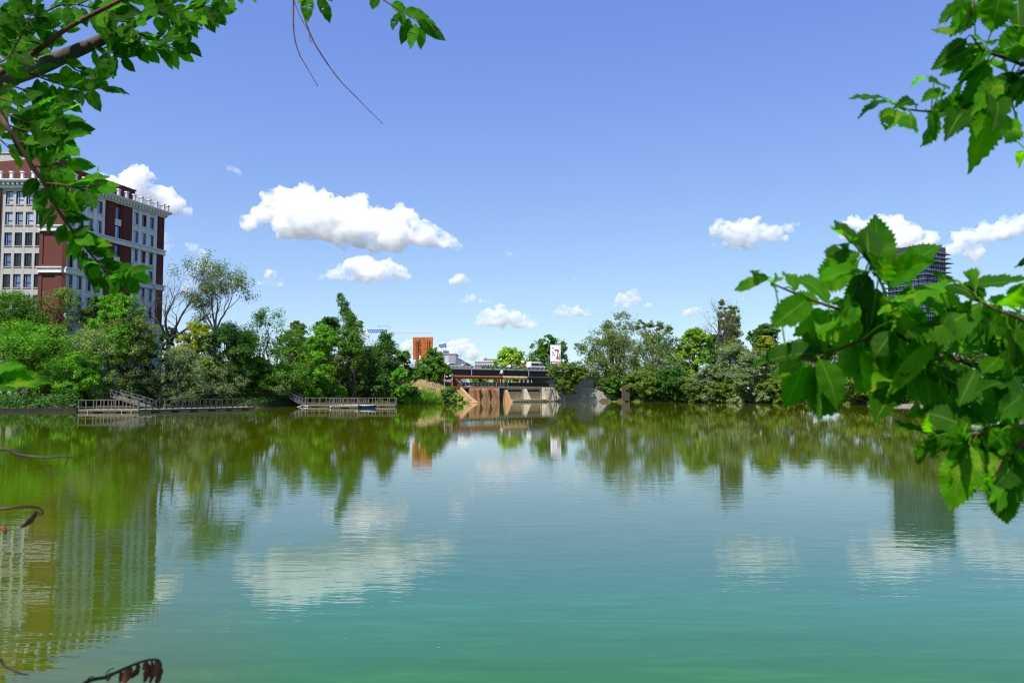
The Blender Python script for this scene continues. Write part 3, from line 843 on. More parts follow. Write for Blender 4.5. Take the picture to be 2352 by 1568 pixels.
# ---- masses nobody could count
def undergrowth():
    rng = np.random.default_rng(5)
    P, O = [], []
    xs = np.concatenate([rng.uniform(-60, 330, 1500), rng.uniform(330, 940, 2300), rng.uniform(1300, 2400, 3200)])
    for x in xs:
        u = (x - CX) / F
        D = float(shore(u)) + rng.gamma(1.5, 2.2) + .4
        X = u * D
        if 1290 < x < 1445 and D < 212: continue
        g = ground_z(X, D)
        h = rng.uniform(.2, 1.0) + 1.6 * max(0, math.sin(x * .045 + 2 * math.sin(x * .017))) ** 2 * rng.random()
        if rng.random() < .35 * (1 + math.sin(x * .11)): continue
        m = 9
        q = rng.normal(0, 1, (m, 3)) * np.array([.5, .5, .3 * h])
        P.append(np.array([X, D, g + h * .5]) + q); O.append(unit(q + np.array([0, -.4, .6])))
    P = np.vstack(P); O = np.vstack(O)
    o = quads_mesh('undergrowth', leaf_quads(P, O, .34, rng, .5, .5), LM['deep'])
    tag(o, 'dark low undergrowth along the foot of both tree-lined banks', 'undergrowth', kind='stuff')
undergrowth()

def reeds():
    rng = np.random.default_rng(8)
    V = []
    spots = [(955, 12, 1.9), (975, 9, 2.3), (992, 10, 1.9), (935, 10, 1.6), (1010, 8, .9), (785, 12, 1.6), (800, 9, 1.4), (820, 9, 1.3)]
    for (x, hw, h) in spots:
        for i in range(420):
            xx = x + rng.normal(0, hw * .5)
            u = (xx - CX) / F
            D = float(shore(u)) + rng.uniform(-.5, 2.2)
            p = np.array([u * D, D, max(-.1, ground_z(u * D, D))])
            H = h * rng.uniform(.5, 1.15)
            lean = rng.normal(0, .22, 2) * H
            tip = p + np.array([lean[0], lean[1], H])
            mid = (p + tip) / 2 + np.array([-lean[0] * .2, 0, H * .1])
            w = .05
            a = rng.uniform(0, PI); s = np.array([math.cos(a), math.sin(a), 0]) * w
            V += [p - s, p + s, mid + s * .8, mid - s * .8, mid - s * .8, mid + s * .8, tip + s * .1, tip - s * .1]
    o = quads_mesh('reeds', np.array(V), LM['reed'])
    tag(o, 'bright green reeds growing at the waterline by the docks', 'reeds', kind='stuff')
    V = []
    for i in range(5200):
        x = rng.uniform(940, 1062)
        u = (x - CX) / F
        d = rng.uniform(.5, 22)
        D = float(shore(u)) + d
        p = np.array([u * D, D, ground_z(u * D, D) - .02])
        H = rng.uniform(.12, .42); l = rng.normal(0, .5, 2) * H
        s = np.array([.05, 0, 0])
        V += [p - s, p + s, p + np.array([l[0], l[1], H]) + s * .2, p + np.array([l[0], l[1], H]) - s * .2]
    m, nt, out = nodes('dry_grass')
    rnd = nt.nodes.new('ShaderNodeNewGeometry').outputs['Random Per Island']
    principled(nt, out, ramp(nt, rnd, [(0, (.13, .15, .03)), (.3, (.36, .27, .12)), (1, (.50, .40, .20))]), .9, spec=.1)
    o = quads_mesh('dry_grass', np.array(V), m)
    tag(o, 'dry straw-coloured grass on the bank left of the ramp wall', 'grass', kind='stuff')
reeds()
# ------------------------------------------------------------------ materials of the built things
def brick(name, c1, c2, mortar, scale=4.0, blot=None):
    m, nt, out = nodes(name)
    tc = nt.nodes.new('ShaderNodeTexCoord').outputs['Object']
    sp = nt.nodes.new('ShaderNodeSeparateXYZ'); nt.links.new(tc, sp.inputs[0])
    cb = nt.nodes.new('ShaderNodeCombineXYZ')
    nt.links.new(math_n(nt, 'ADD', sp.outputs[0], sp.outputs[1]), cb.inputs[0]); nt.links.new(sp.outputs[2], cb.inputs[1])
    bt = nt.nodes.new('ShaderNodeTexBrick')
    nt.links.new(cb.outputs[0], bt.inputs['Vector'])
    bt.inputs['Color1'].default_value = rgba(c1); bt.inputs['Color2'].default_value = rgba(c2); bt.inputs['Mortar'].default_value = rgba(mortar)
    inp(bt, Scale=scale); bt.inputs['Mortar Size'].default_value = .02
    v = coords(nt)
    n1 = noise(nt, v, .5, 5, .65)
    col = mix(nt, .55, bt.outputs['Color'], mix(nt, n1, tuple(x * .6 for x in c1), tuple(x * 1.25 for x in c2)))
    # pale efflorescence in speckles
    n2 = noise(nt, coords(nt, (1, 1, .6)), 2.2, 8, .75)
    col = mix(nt, ramp(nt, n2, [(.62, 0), (.70, .55)]), col, (.55, .48, .44))
    principled(nt, out, col, .9, 0, None, .2)
    return m

def stone(name, c, streak=.3):
    m, nt, out = nodes(name)
    n1 = noise(nt, coords(nt, (1, 1, .35)), 1.2, 6, .65)
    n2 = noise(nt, coords(nt, (2.2, 2.2, .12)), 1.5, 5, .6)
    col = ramp(nt, n1, [(.3, tuple(x * .82 for x in c)), (.65, c)])
    col = mix(nt, ramp(nt, n2, [(.5, 0), (.78, streak)]), col, tuple(x * .5 for x in c))
    principled(nt, out, col, .85, 0, bump(nt, n1, .15, .03), .3)
    return m

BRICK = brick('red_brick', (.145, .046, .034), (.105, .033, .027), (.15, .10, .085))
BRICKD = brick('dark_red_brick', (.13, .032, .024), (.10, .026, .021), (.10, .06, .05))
CREAM = stone('cream_render', (.44, .415, .385), .22)
WHITE = stone('white_stone', (.68, .67, .68), .35)
DARKM = plain('dark_metal', (.022, .022, .026), .45, .4, bmp=0)
FRAME = plain('window_frame_dark', (.022, .014, .014), .5, bmp=0)

def glass(name, c, rough=.06, spec=.9):
    m, nt, out = nodes(name)
    v = coords(nt, (.8, .8, .5), 'Position')
    n1 = noise(nt, v, .6, 3, .5)
    principled(nt, out, mix(nt, n1, tuple(x * .6 for x in c), tuple(x * 1.3 for x in c)), rough, 0, bump(nt, n1, .05, .1), spec)
    return m
GLASS = [glass('glass_sky_tint', (.10, .15, .29)), glass('glass_curtain_sky', (.34, .42, .52), .15), glass('glass_dark', (.015, .018, .024)), glass('glass_blind', (.20, .26, .34), .12)]  # blue in the pane colours stands in for reflected sky

# ------------------------------------------------------------------ the long brick building on the left bank
def brick_building():
    GZ = 2.3
    C = Vector((-70.6, 124.5, GZ))                 # corner where the long facade begins
    d = Vector((.238, .971, 0)).normalized()                # along the long facade
    n = Vector((d.y, -d.x, 0))                              # outwards
    L = 23.3
    root = empty('brick_building', C, 0, 'red brick and white stone office building with dark windows on the left bank', 'building')
    TOP = 35.0 - GZ
    Z0 = 34.35 - GZ                                         # head of the top window row
    fx = Vector((1, .0, 0)); fn = Vector((0, -1, 0))        # front wall faces the water
    def P(s, o, z): return d * s + n * o + Vector((0, 0, z))
    def Q(x, o, z): return Vector((x, -o, z))               # along the front wall, x to the right of the corner
    def slab(b, s0, s1, o0, o1, z0, z1, mi=0):
        b.box(P((s0 + s1) / 2, (o0 + o1) / 2, (z0 + z1) / 2), (s1 - s0, o1 - o0, z1 - z0), ax=d, ay=n, mi=mi)
    def fslab(b, x0, x1, o0, o1, z0, z1, mi=0):
        b.box(Q((x0 + x1) / 2, (o0 + o1) / 2, (z0 + z1) / 2), (x1 - x0, o1 - o0, z1 - z0), mi=mi)
    # masses: body, front wall, penthouse
    b = MB()
    XL = -26.0
    b.prism([Vector((XL, 1.2, -.5)), Vector((-1.6, 1.2, -.5)), P(.5, -.25, -.5), P(L - .2, -.25, -.5), P(L - .2, -16, -.5), Vector((XL, 18, -.5))], (0, 0, TOP + .6))
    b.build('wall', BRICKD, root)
    wcols = [(.45 + 1.98 * k, 1.22) for k in range(4)] + [(10.7, 1.2)] + [(15.12 + 2.02 * k, 1.28) for k in range(3)]
    rows = 9
    H, W3 = 2.12, 3.3
    zt = lambda k: Z0 - W3 * k
    # white stone facing of the two window bays, built as piers and panels around the openings
    b = MB()
    for (a0, a1, cols) in ((0.0, 8.15, wcols[:4]), (14.75, 21.25, wcols[5:])):
        xs = [a0] + sum([[c, c + w] for c, w in cols], []) + [a1]
        for i in range(0, len(xs), 2):
            slab(b, xs[i], xs[i + 1], -.25, .22, 12.4, TOP)
        for c, w in cols:
            for k in range(6):
                slab(b, c, c + w, -.25, .08, zt(k) - W3, zt(k) - H)
                slab(b, c + .12, c + w - .12, .08, .13, zt(k) - W3 + .28, zt(k) - H - .28)
                slab(b, c - .05, c + w + .05, .222, .30, zt(k) - H - .12, zt(k) - H)
            slab(b, c, c + w, -.25, .08, zt(0), TOP)
    for k in range(6):                                       # panels under the lone window
        if k in (0, 2, 4): slab(b, 10.55, 12.05, -.25, .16, zt(k) - W3 + .05, zt(k) - H)
    b.build('stone_facing', WHITE, root)
    # brick piers of the long facade
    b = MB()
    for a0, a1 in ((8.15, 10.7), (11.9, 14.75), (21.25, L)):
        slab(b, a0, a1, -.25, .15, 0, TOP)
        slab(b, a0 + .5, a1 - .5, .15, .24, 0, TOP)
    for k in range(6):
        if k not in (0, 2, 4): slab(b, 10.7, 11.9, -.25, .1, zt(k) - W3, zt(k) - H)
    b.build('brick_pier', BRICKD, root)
    # pale stone belts running round the building, a dentilled one above the stone base
    b = MB()
    for (zb, hh) in ((zt(1) - W3 + .12, .96), (zt(3) - W3 + .12, .96)):
        slab(b, -.1, L + .12, .0, .42, zb, zb + hh)
        slab(b, -.1, L + .22, .42, .60, zb + hh - .2, zb + hh)
        slab(b, -.1, L + .18, .42, .52, zb, zb + .16)
        for s in np.arange(.5, L - 1.5, 2.0): slab(b, s, s + 1.4, .42, .47, zb + .3, zb + hh - .32)
        fslab(b, -3.85, -.1, -1, .62, zb, zb + hh); fslab(b, -4.0, .05, .62, .80, zb + hh - .2, zb + hh); fslab(b, -3.9, -.0, .62, .70, zb, zb + .15)
    zb = zt(5) - W3 - .1
    slab(b, -.1, L + .15, 0, .5, zb - .5, zb + .5); slab(b, -.1, L + .3, .5, .72, zb + .3, zb + .5)
    for s in np.arange(0, L, .55): slab(b, s, s + .28, .5, .64, zb - .2, zb + .28)
    slab(b, 0, L + .1, -.25, .3, -.4, zb - .5)               # rusticated stone base
    for k in range(16): slab(b, 0, L + .1, .3, .34, zb - .62 - k * .72, zb - .62 - k * .72 + .62)
    b.build('stone_belt', WHITE, root)
    # cornice with brackets, all along both fronts
    b = MB()
    zc = TOP
    slab(b, -.2, L + .25, -.2, .35, zc - .1, zc + .35)
    slab(b, -.2, L + .75, -.2, .95, zc + .6, zc + .85); slab(b, -.2, L + .95, -.2, 1.15, zc + .85, zc + 1.05)
    for s in np.arange(.1, L + .3, .74): slab(b, s, s + .36, .35, .82, zc + .12, zc + .6)
    fslab(b, XL, -.2, -1.2, .45, zc - .25, zc + .2); fslab(b, XL, .4, -1.2, 1.0, zc + .6, zc + .85); fslab(b, XL, .6, -1.2, 1.2, zc + .85, zc + 1.05)
    for s in np.arange(XL, -.3, .74): fslab(b, s, s + .36, .45, .88, zc + .2, zc + .6)
    b.build('cornice', WHITE, root)
    # parapet posts with railing between them
    rm = MB()
    ps = list(np.arange(1.2, L + .5, 1.93))
    for s in ps + [L + .3]:
        pm = MB(); slab(pm, s - .2, s + .2, .3, .7, zc + 1.05, zc + 2.15); slab(pm, s - .29, s + .29, .21, .79, zc + 2.15, zc + 2.36); pm.build('parapet_post', WHITE, root)
    for x in np.arange(-20.5, .2, 1.72):
        pm = MB(); fslab(pm, x - .2, x + .2, .3, .7, zc + 1.05, zc + 2.15); fslab(pm, x - .29, x + .29, .21, .79, zc + 2.15, zc + 2.36); pm.build('parapet_post', WHITE, root)
    for z in (1.2, 1.95):
        rm.bar(P(0, .5, zc + z), P(L, .5, zc + z), .05); rm.bar(Q(-20, .5, zc + z), Q(0, .5, zc + z), .05)
    for s in np.arange(0, L, .17): rm.bar(P(s, .5, zc + 1.2), P(s, .5, zc + 1.95), .02)
    for s in np.arange(-20, 0, .17): rm.bar(Q(s, .5, zc + 1.2), Q(s, .5, zc + 1.95), .02)
    rm.build('roof_railing', DARKM, root)
    # brick penthouse set back on the roof, with the taller stair block at its left end
    b = MB()
    zp = 39.6 - GZ
    def box_on(s0, s1, o0, o1, z0, z1): slab(b, s0, s1, o0, o1, z0, z1)
    box_on(-.5, 20.6, -14, -4.2, zc + .3, zp)
    slab(b, -.5, 20.75, -14.1, -4.05, zp, zp + .25)
    fslab(b, -4.2 - 3.2, -4.2, -9.5, -3.4, zc + .3, zp + 1.8)
    b.build('penthouse', BRICK, root)
    b = MB()
    fslab(b, -16, -7.42, -9.0, -3.2, zc + .3, zp + 1.75); fslab(b, -16, -7.2, -9.1, -3.05, zp + 1.75, zp + 2.0); fslab(b, -16, -7.3, -3.2, -3.05, zc + 3.2, zc + 3.4)
    fslab(b, -8.6, -7.9, -5, -4.2, zp + 2.0, zp + 2.35)
    b.build('stair_block', CREAM, root)
    b = MB()
    fslab(b, -9.9, -9.25, -4, -3.3, zp + 2.0, zp + 4.3); fslab(b, -10.05, -9.1, -4.15, -3.15, zp + 4.3, zp + 4.6)
    b.build('chimney', BRICK, root)
    b = MB()
    b.tube([Q(-7.5, -3.4, zp + 1.7), Q(-7.5, -3.4, zp + 5.2)], .035, 5)
    b.bar(Q(-7.5, -3.4, zp + 4.4), Q(-9.6, -3.9, zp + 3.3), .015)
    b.build('antenna', DARKM, root)
    b = MB()
    b.tube([P(2.2, -4.6, zp + .25), P(2.2, -4.6, zp + 1.0)], .06, 6)
    for dx, dz in ((-.25, .75), (.35, .6), (0, 1.15)):
        b.lathe([(.0, -.3), (.22, -.22), (.31, 0), (.22, .22), (0, .3)], P(2.2 + dx, -4.5 + .1 * dx, zp + dz), 10)
    b.build('roof_floodlight', plain('pale_metal', (.65, .65, .68), .4, .3, bmp=0), root, smooth=True)
    # cream rendered front, with openings
    b = MB()
    fcols = [(-9.52 + 1.63 * k, 1.2) for k in range(4)]
    x0, x1 = -10.15, -3.75
    zr = [Z0 - .05 - W3 * k for k in range(7)]
    xs = [x0] + sum([[c, c + w] for c, w in fcols], []) + [x1]
    for i in range(0, len(xs), 2): fslab(b, xs[i], xs[i + 1], -1.2, .1, 0, TOP - .25)
    for c, w in fcols:
        for k in range(7):
            fslab(b, c, c + w, -1.2, .085, zr[k] - W3, zr[k] - H)
            fslab(b, c - .06, c + w + .06, .1, .2, zr[k] - H - .1, zr[k] - H)
        fslab(b, c, c + w, -1.2, .085, zr[0], TOP - .25)
        fslab(b, c, c + w, -1.2, .085, 0, zr[6] - W3)
    b.build('render_wall', CREAM, root)
    # corner tower of brick with recessed panels, and the brick bay at the far left
    b = MB()
    for z0, z1 in ((-.4, zt(3) - W3 + .12), (zt(3) - W3 + 1.08, zt(1) - W3 + .12), (zt(1) - W3 + 1.08, TOP - .25)):
        fslab(b, -3.75, -.25, -1.0, .28, z0, z1)
        fslab(b, -3.75, -3.2, .28, .42, z0, z1); fslab(b, -1.1, -.1, .28, .42, z0, z1)
        fslab(b, -3.2, -1.1, .28, .42, z1 - .45, z1); fslab(b, -3.2, -1.1, .28, .42, z0, z0 + .35)
        b.prism([Q(-.25, .28, z0), Q(-.1, .42, z0), P(0.0, .5, z0), P(0, -.4, z0), Q(-.25, -.8, z0)], (0, 0, z1 - z0))
    fslab(b, -12.4, -10.15, -1.2, .45, 0, TOP - .25)
    fslab(b, -26, -13.4, -1.2, .3, 0, TOP - .25)
    b.build('corner_tower', BRICK, root)
    b = MB()
    fslab(b, -13.4, -12.4, -1.2, 2.6, 0, TOP - .25)
    b.build('side_wing', CREAM, root)
    # windows: each a frame with a pane; the copies share three kinds of glass
    def window(ax, nn, w, h, bars):
        fr = MB()
        t, dp = .09, .10
        def pc(a, z, sa, sz): fr.box(ax * a + Vector((0, 0, z)), (sa, dp, sz), ax=ax, ay=nn)
        pc(t / 2, h / 2, t, h); pc(w - t / 2, h / 2, t, h); pc(w / 2, t / 2, w - 2 * t, t); pc(w / 2, h - t / 2, w - 2 * t, t)
        pc(w * bars, h / 2, t * .9, h - 2 * t); pc((w * (1 + bars)) / 2, h * .36, w * (1 - bars) - t * 2, t * .9)
        g = MB()
        g.box(ax * (w / 2) + nn * -.03 + Vector((0, 0, h / 2)), (w - .1, .02, h - .1), ax=ax, ay=nn)
        return fr, g
    rng = random.Random(4)
    gl_mesh = {}
    def place(kind, loc, gi, proto={}):
        if kind not in proto:
            ax, nn, w, bars = {'s': (d, n, 1.2, .72), 'f': (fx, fn, 1.2, .30)}[kind]
            fr, g = window(ax, nn, w, H, bars)
            fo = fr.build('window', FRAME, root)
            me = [g.build('pane', GLASS[i], fo) for i in range(4)]
            for i in range(4): gl_mesh[(kind, i)] = me[i].data
            for o in me: bpy.data.objects.remove(o)
            proto[kind] = fo.data
            bpy.data.objects.remove(fo)
        wo = bpy.data.objects.new('window', proto[kind]); COL.objects.link(wo); wo.parent = root; wo.location = loc
        po = bpy.data.objects.new('pane', gl_mesh[(kind, gi)]); COL.objects.link(po); po.parent = wo
    for ci, (c, w) in enumerate(wcols):
        for k in range(8 if ci >= 5 else 7):
            if ci < 5 and k > 5: continue
            z = zt(k) - H - (.9 if k > 5 else 0)
            place('s', P(c + (w - 1.2) / 2, -.02 if k < 6 else .36, z), rng.choice([0, 0, 1, 3, 3, 2, 1]))
    for k in range(6):
        for c, w in fcols:
            place('f', Q(c, -.12, zr[k] - H), (rng.choice([3, 1, 0]) if k in (0, 1) else rng.choice([2, 2, 0, 2]) if k in (2, 3) else rng.choice([2, 0, 3])))  # bluer panes in the upper rows imitate sky reflections
    # penthouse windows
    for s in (7.6, 13.0, 15.6):
        place('s', P(s, -4.16, zc + .75), 2)
brick_building()

# ------------------------------------------------------------------ glass tower far behind the right bank
def glass_tower():
    D = 542
    base = Vector((XD(2120, D) * 1.009, D, 3))
    a = Vector((-.52, .854, 0)); b2 = Vector((.854, .52, 0))
    root = empty('glass_tower', base, 0, 'tall glass high-rise with ringed balcony slabs behind the leafy branch', 'high-rise')
    H = ZD(562, D) - 3
    Wd = 27.0
    c = (a + b2) * (Wd / 2)
    m, nt, out = nodes('tower_glass')
    tc = nt.nodes.new('ShaderNodeTexCoord').outputs['Object']
    v = coords(nt, (.9, .9, .32))
    n1 = noise(nt, v, 1.0, 2, .5)
    wv = nt.nodes.new('ShaderNodeTexVoronoi'); wv.distance = 'CHEBYCHEV'
    nt.links.new(coords(nt, (.62, .62, .31)), wv.inputs['Vector']); inp(wv, Scale=1.0)
    rr = nt.nodes.new('ShaderNodeSeparateColor'); nt.links.new(wv.outputs['Color'], rr.inputs[0])
    col = ramp(nt, rr.outputs[0], [(0, (.08, .14, .32)), (.5, (.17, .26, .46)), (.8, (.42, .52, .66)), (.95, (.05, .07, .13))], 'CONSTANT')
    principled(nt, out, col, .12, 0, None, .8)
    s = MB()
    s.box(c + Vector((0, 0, (H - 4) / 2)), (Wd - .2, Wd - .2, H - 4), ax=a, ay=b2)
    s.build('glazing', m, root)
    s = MB()
    s.box(c + Vector((0, 0, H - 2)), (Wd + .3, Wd + .3, 4.4), ax=a, ay=b2)
    s.build('roof_band', plain('slate_band', (.045, .05, .075), .5, bmp=0), root)
    s = MB()
    s.box(c + Vector((0, 0, H + .55)), (Wd - 1, Wd - 1, .6), ax=a, ay=b2)
    for e in (0.02, .35, .65, .98):
        s.box(a * Wd * e + Vector((0, 0, H + .9)), (.7, .7, 1.2), ax=a, ay=b2)
        s.box(b2 * Wd * e + Vector((0, 0, H + .9)), (.7, .7, 1.2), ax=a, ay=b2)
    for p in (Vector((0, 0, 0)), a * Wd, b2 * Wd): s.bar(p + Vector((0, 0, H)), p + Vector((0, 0, H + 5.0)), .22)
    s.build('roof_edge', plain('roof_pale', (.45, .43, .38), .8, bmp=0), root)
    sl = MB(); 
    z = H - 4.6
    slab_m = plain('balcony_slab', (.20, .21, .25), .7, bmp=0)
    i = 0
    rng = random.Random(2)
    while z > 2:
        e = 5.2 if i % 3 != 2 else 7.4
        o = MB()
        o.box(c + Vector((0, 0, z)), (Wd + e, Wd + e, .34), ax=a, ay=b2)
        for q in np.arange(-Wd / 2 - e / 2 + .4, Wd / 2 + e / 2, 1.7):
            o.box(c - b2 * (Wd / 2 + e / 2 - .1) + a * q + Vector((0, 0, z + .5)), (.1, .1, .9), ax=a, ay=b2)
            o.box(c - a * (Wd / 2 + e / 2 - .1) + b2 * q + Vector((0, 0, z + .5)), (.1, .1, .9), ax=a, ay=b2)
        if i < 24 or True: o.build('balcony_slab', slab_m, root)
        z -= 3.22; i += 1
    mu = MB()
    for q in np.arange(1.35, Wd, 2.7):
        mu.box(a * q + Vector((0, 0, (H - 4) / 2)) - b2 * .1, (.16, .3, H - 4.2), ax=a, ay=b2)
        mu.box(b2 * q + Vector((0, 0, (H - 4) / 2)) - a * .1, (.3, .16, H - 4.2), ax=a, ay=b2)
    mu.build('mullion', DARKM, root)
glass_tower()
# ------------------------------------------------------------------ sluice dam at the head of the lake
def concrete(name, c, rust=0.0, rc=(.42, .16, .05), streak=.35, dark=(.10, .09, .07)):
    m, nt, out = nodes(name)
    n1 = noise(nt, coords(nt, (1, 1, .6)), 1.3, 6, .65)
    col = ramp(nt, n1, [(.3, tuple(x * .7 for x in c)), (.65, c)])
    n2 = noise(nt, coords(nt, (2.6, 2.6, .10)), 1.0, 5, .65)
    col = mix(nt, ramp(nt, n2, [(.48, 0), (.68, streak)]), col, dark)
    if rust:
        n3 = noise(nt, coords(nt, (1.7, 1.7, .14), loc=(3, 1, 0)), 1.1, 5, .6)
        col = mix(nt, ramp(nt, n3, [(.38, 0), (.60, rust)]), col, rc)
    n4 = noise(nt, coords(nt), 9, 4, .6)
    principled(nt, out, col, .9, 0, bump(nt, n4, .3, .03), .25)
    return m
CONC = concrete('concrete_grey', (.30, .28, .24), .25, (.30, .19, .08))
CONCP = concrete('concrete_pale', (.52, .50, .45), .5, (.36, .26, .10), .4)
CONCT = concrete('concrete_tan', (.46, .30, .17), .7, (.50, .25, .10), .25)
CONCY = concrete('concrete_yellow', (.52, .43, .26), .15, (.3, .2, .1), .3, (.12, .10, .06))
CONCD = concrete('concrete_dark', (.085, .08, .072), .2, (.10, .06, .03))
GATE = concrete('rust_stained_gate', (.50, .34, .20), .95, (.30, .095, .025), .75, (.10, .05, .03))
RUST = concrete('rusted_steel', (.30, .10, .055), .8, (.17, .05, .03), .4, (.07, .03, .022))
RUSTO = concrete('rust_and_paint', (.60, .50, .36), .9, (.50, .24, .05), .4, (.22, .12, .06))
TAR = plain('tarred_wrap', (.020, .016, .015), .75, var=.5, scale=1.5, bmp=.6, c2=(.055, .03, .022))
GALV = plain('galvanised_steel', (.42, .43, .44), .5, .5, bmp=0)
GREYP = plain('grey_paint', (.30, .31, .33), .55, .2, bmp=0)

dd = Vector((.74, .67, 0)).normalized(); dn = Vector((dd.y, -dd.x, 0))
DP = Vector((-11.8, 189.0, 0))
def A(s, o, z): return dd * s + dn * o + Vector((0, 0, z))
def dbox(b, s0, s1, o0, o1, z0, z1, mi=0):
    b.box(A((s0 + s1) / 2, (o0 + o1) / 2, (z0 + z1) / 2), (s1 - s0, o1 - o0, z1 - z0), ax=dd, ay=dn, mi=mi)

def dam():
    root = empty('sluice_dam', DP, 0, 'concrete sluice dam with a rust-stained gate and sloping buttresses under the pipes', 'dam')
    b = MB()
    dbox(b, -1.2, 13.9, -3.2, .55, 3.42, 3.88); dbox(b, 13.9, 26.4, -3.2, .12, 3.42, 3.88)                      # walkway slab
    dbox(b, -1.2, 33.4, -8, -3.2, -1, 3.5)
    b.build('walkway', CONC, root)
    b = MB()                                                       # the gate: a swollen front leaning outwards to the water
    prof = [(.45, 3.42), (.80, 3.34), (.98, 2.9), (1.10, 2.0), (1.24, 1.0), (1.42, 0), (1.5, -1), (-.6, -1), (-.6, 3.4)]
    b.prism([A(1.7, o, z) for o, z in prof], dd * 8.9)
    b.build('gate', GATE, root)
    b = MB()
    for s in (4.55, 7.6): dbox(b, s - .07, s + .07, 1.0, 1.40, -.5, 3.1)
    b.build('gate_seam', plain('seam_black', (.03, .015, .01), .9), root)
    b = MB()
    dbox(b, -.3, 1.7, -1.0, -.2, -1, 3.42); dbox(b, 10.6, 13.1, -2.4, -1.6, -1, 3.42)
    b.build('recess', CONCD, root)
    def buttress(s, th, foot, z0, mat, top=3.3):
        q = MB()
        q.prism([A(s, -1.4, -1), A(s, foot + .15, -1), A(s, foot, z0), A(s, .45, top), A(s, -1.4, top)], dd * th)
        q.build('buttress', mat, root)
    buttress(13.1, .9, 2.35, 0, CONCT, 3.05); buttress(19.75, .75, 2.2, .6, CONCP)
    b = MB()
    dbox(b, 10.45, 10.75, -.4, 1.2, -1, 3.42)
    dbox(b, 12.9, 13.1, -.6, .4, -1, 3.42)
    dbox(b, 14.0, 26.3, -.3, .08, 3.05, 3.42); dbox(b, 19.3, 19.7, -.4, .1, .8, 3.05); dbox(b, 25.9, 26.3, -.4, .1, .8, 3.05)
    b.build('pier', CONC, root)
    b = MB()
    dbox(b, 14.0, 26.3, -.8, -.35, .6, 2.6)
    b.build('back_wall', CONCY, root)
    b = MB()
    dbox(b, 14.0, 26.3, -1.4, -1.1, 2.0, 3.6)  # solid dark slab, its colour stands in for the shade inside the opening
    b.build('opening_shade', CONCD, root)
    b = MB()
    dbox(b, 14.0, 26.3, -1.6, 2.3, .42, .62)
    b.build('sill', CONCY, root)
    b = MB()
    dbox(b, 14.0, 33.2, 2.1, 2.42, .2, .32)
    for s in np.arange(14.2, 33, 1.02): dbox(b, s, s + .5, 1.9, 2.38, -.6, .2)
    b.build('stilt', CONCP, root)
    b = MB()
    dbox(b, 14.0, 33.2, 1.2, 1.85, -.8, .3)  # solid dark strip painted in place of the shade behind the stilts
    b.build('shade_strip', CONCD, root)
    b = MB()                                                       # abutment with leaning front
    b.prism([A(26.3, -1, -1), A(26.3, 2.0, -1), A(26.3, 1.7, .4), A(26.3, .6, 3.7), A(26.3, -1, 3.7)], dd * 3.9)
    b.prism([A(31.3, -1, -1), A(31.3, 2.4, -1), A(31.3, 2.2, 0), A(31.3, .7, 3.7), A(31.3, -1, 3.7)], dd * 2.1)
    for s in np.arange(26.6, 30, .62): dbox(b, s, s + .12, .4, .9, 3.0, 3.68)
    b.build('abutment', CONCP, root)
    b = MB()
    dbox(b, 30.2, 31.3, -1, .35, -1, 3.6)
    b.build('abutment_slot', concrete('slot_grey', (.20, .22, .24)), root)
    b = MB()
    p, q = A(26.7, 2.0, .55), A(28.7, .95, 3.6)
    off = dd * .42
    b.bar(p, q, .09); b.bar(p + off, q + off, .09)
    for i in range(1, 9): b.bar(p.lerp(q, i / 9), p.lerp(q, i / 9) + off, .05)
    for i in range(9): b.box(A(29.0, .92 + (9 - i) * .12, .6 + i * .34), (.22, .18, .08), ax=dd, ay=dn)
    b.build('ladder', plain('ladder_dark', (.05, .04, .035), .7), root)
    b = MB()                                                       # sloping wing wall on the left, and its steps
    b.prism([A(-.4, -.6, -1), A(-.4, 6.7, -1), A(-.4, 6.6, .12), A(-.4, 3.9, 1.3), A(-.4, .35, 3.7), A(-.4, -.6, 3.7)], dd * -.75)
    b.prism([A(-1.15, 5.6, -1), A(-1.15, 7.5, -1), A(-1.15, 7.4, .12), A(-1.15, 5.8, .45)], dd * -1.6)
    b.build('ramp_wall', CONCT, root)
    b = MB()
    b.prism([DP + A(-1.18, o, z) for o, z in ((-3, -1), (7.6, -1), (6.6, -.1), (4.0, 1.05), (1.2, 2.75), (.3, 3.3), (-3, 3.6))], dd * -7.5 + Vector((0, 0, -.15)))
    tag(b.build('bank', EARTH), kind='structure')
    b = MB()
    dbox(b, -2.2, -1.3, -.2, .6, 1.5, 3.9); dbox(b, -1.2, -.5, -.4, .3, 3.7, 4.4)
    b.build('rusty_frame', RUST, root)
    rl = MB()
    for z in (4.35, 4.85): rl.bar(A(-.8, .45, z), A(14.0, .45, z), .05)
    rail = rl.build('railing', GREYP, root)
    for s in np.arange(-.6, 14.1, 1.22):
        q = MB(); q.bar(A(s, .45, 3.88), A(s, .45, 4.88), .06); q.build('railing_post', GREYP, rail)
    rl = MB()
    rl.bar(A(13.8, -2.6, 5.75), A(25.5, -2.6, 5.75), .06)
    for s in (14.3, 15.5, 17.0, 18.2, 21.0, 22.4, 23.6, 25.2): rl.bar(A(s, -2.6, 3.88), A(s, -2.6, 5.75), .11)
    rl.build('rear_railing', plain('white_paint', (.7, .7, .7), .5, bmp=0), root)
dam()

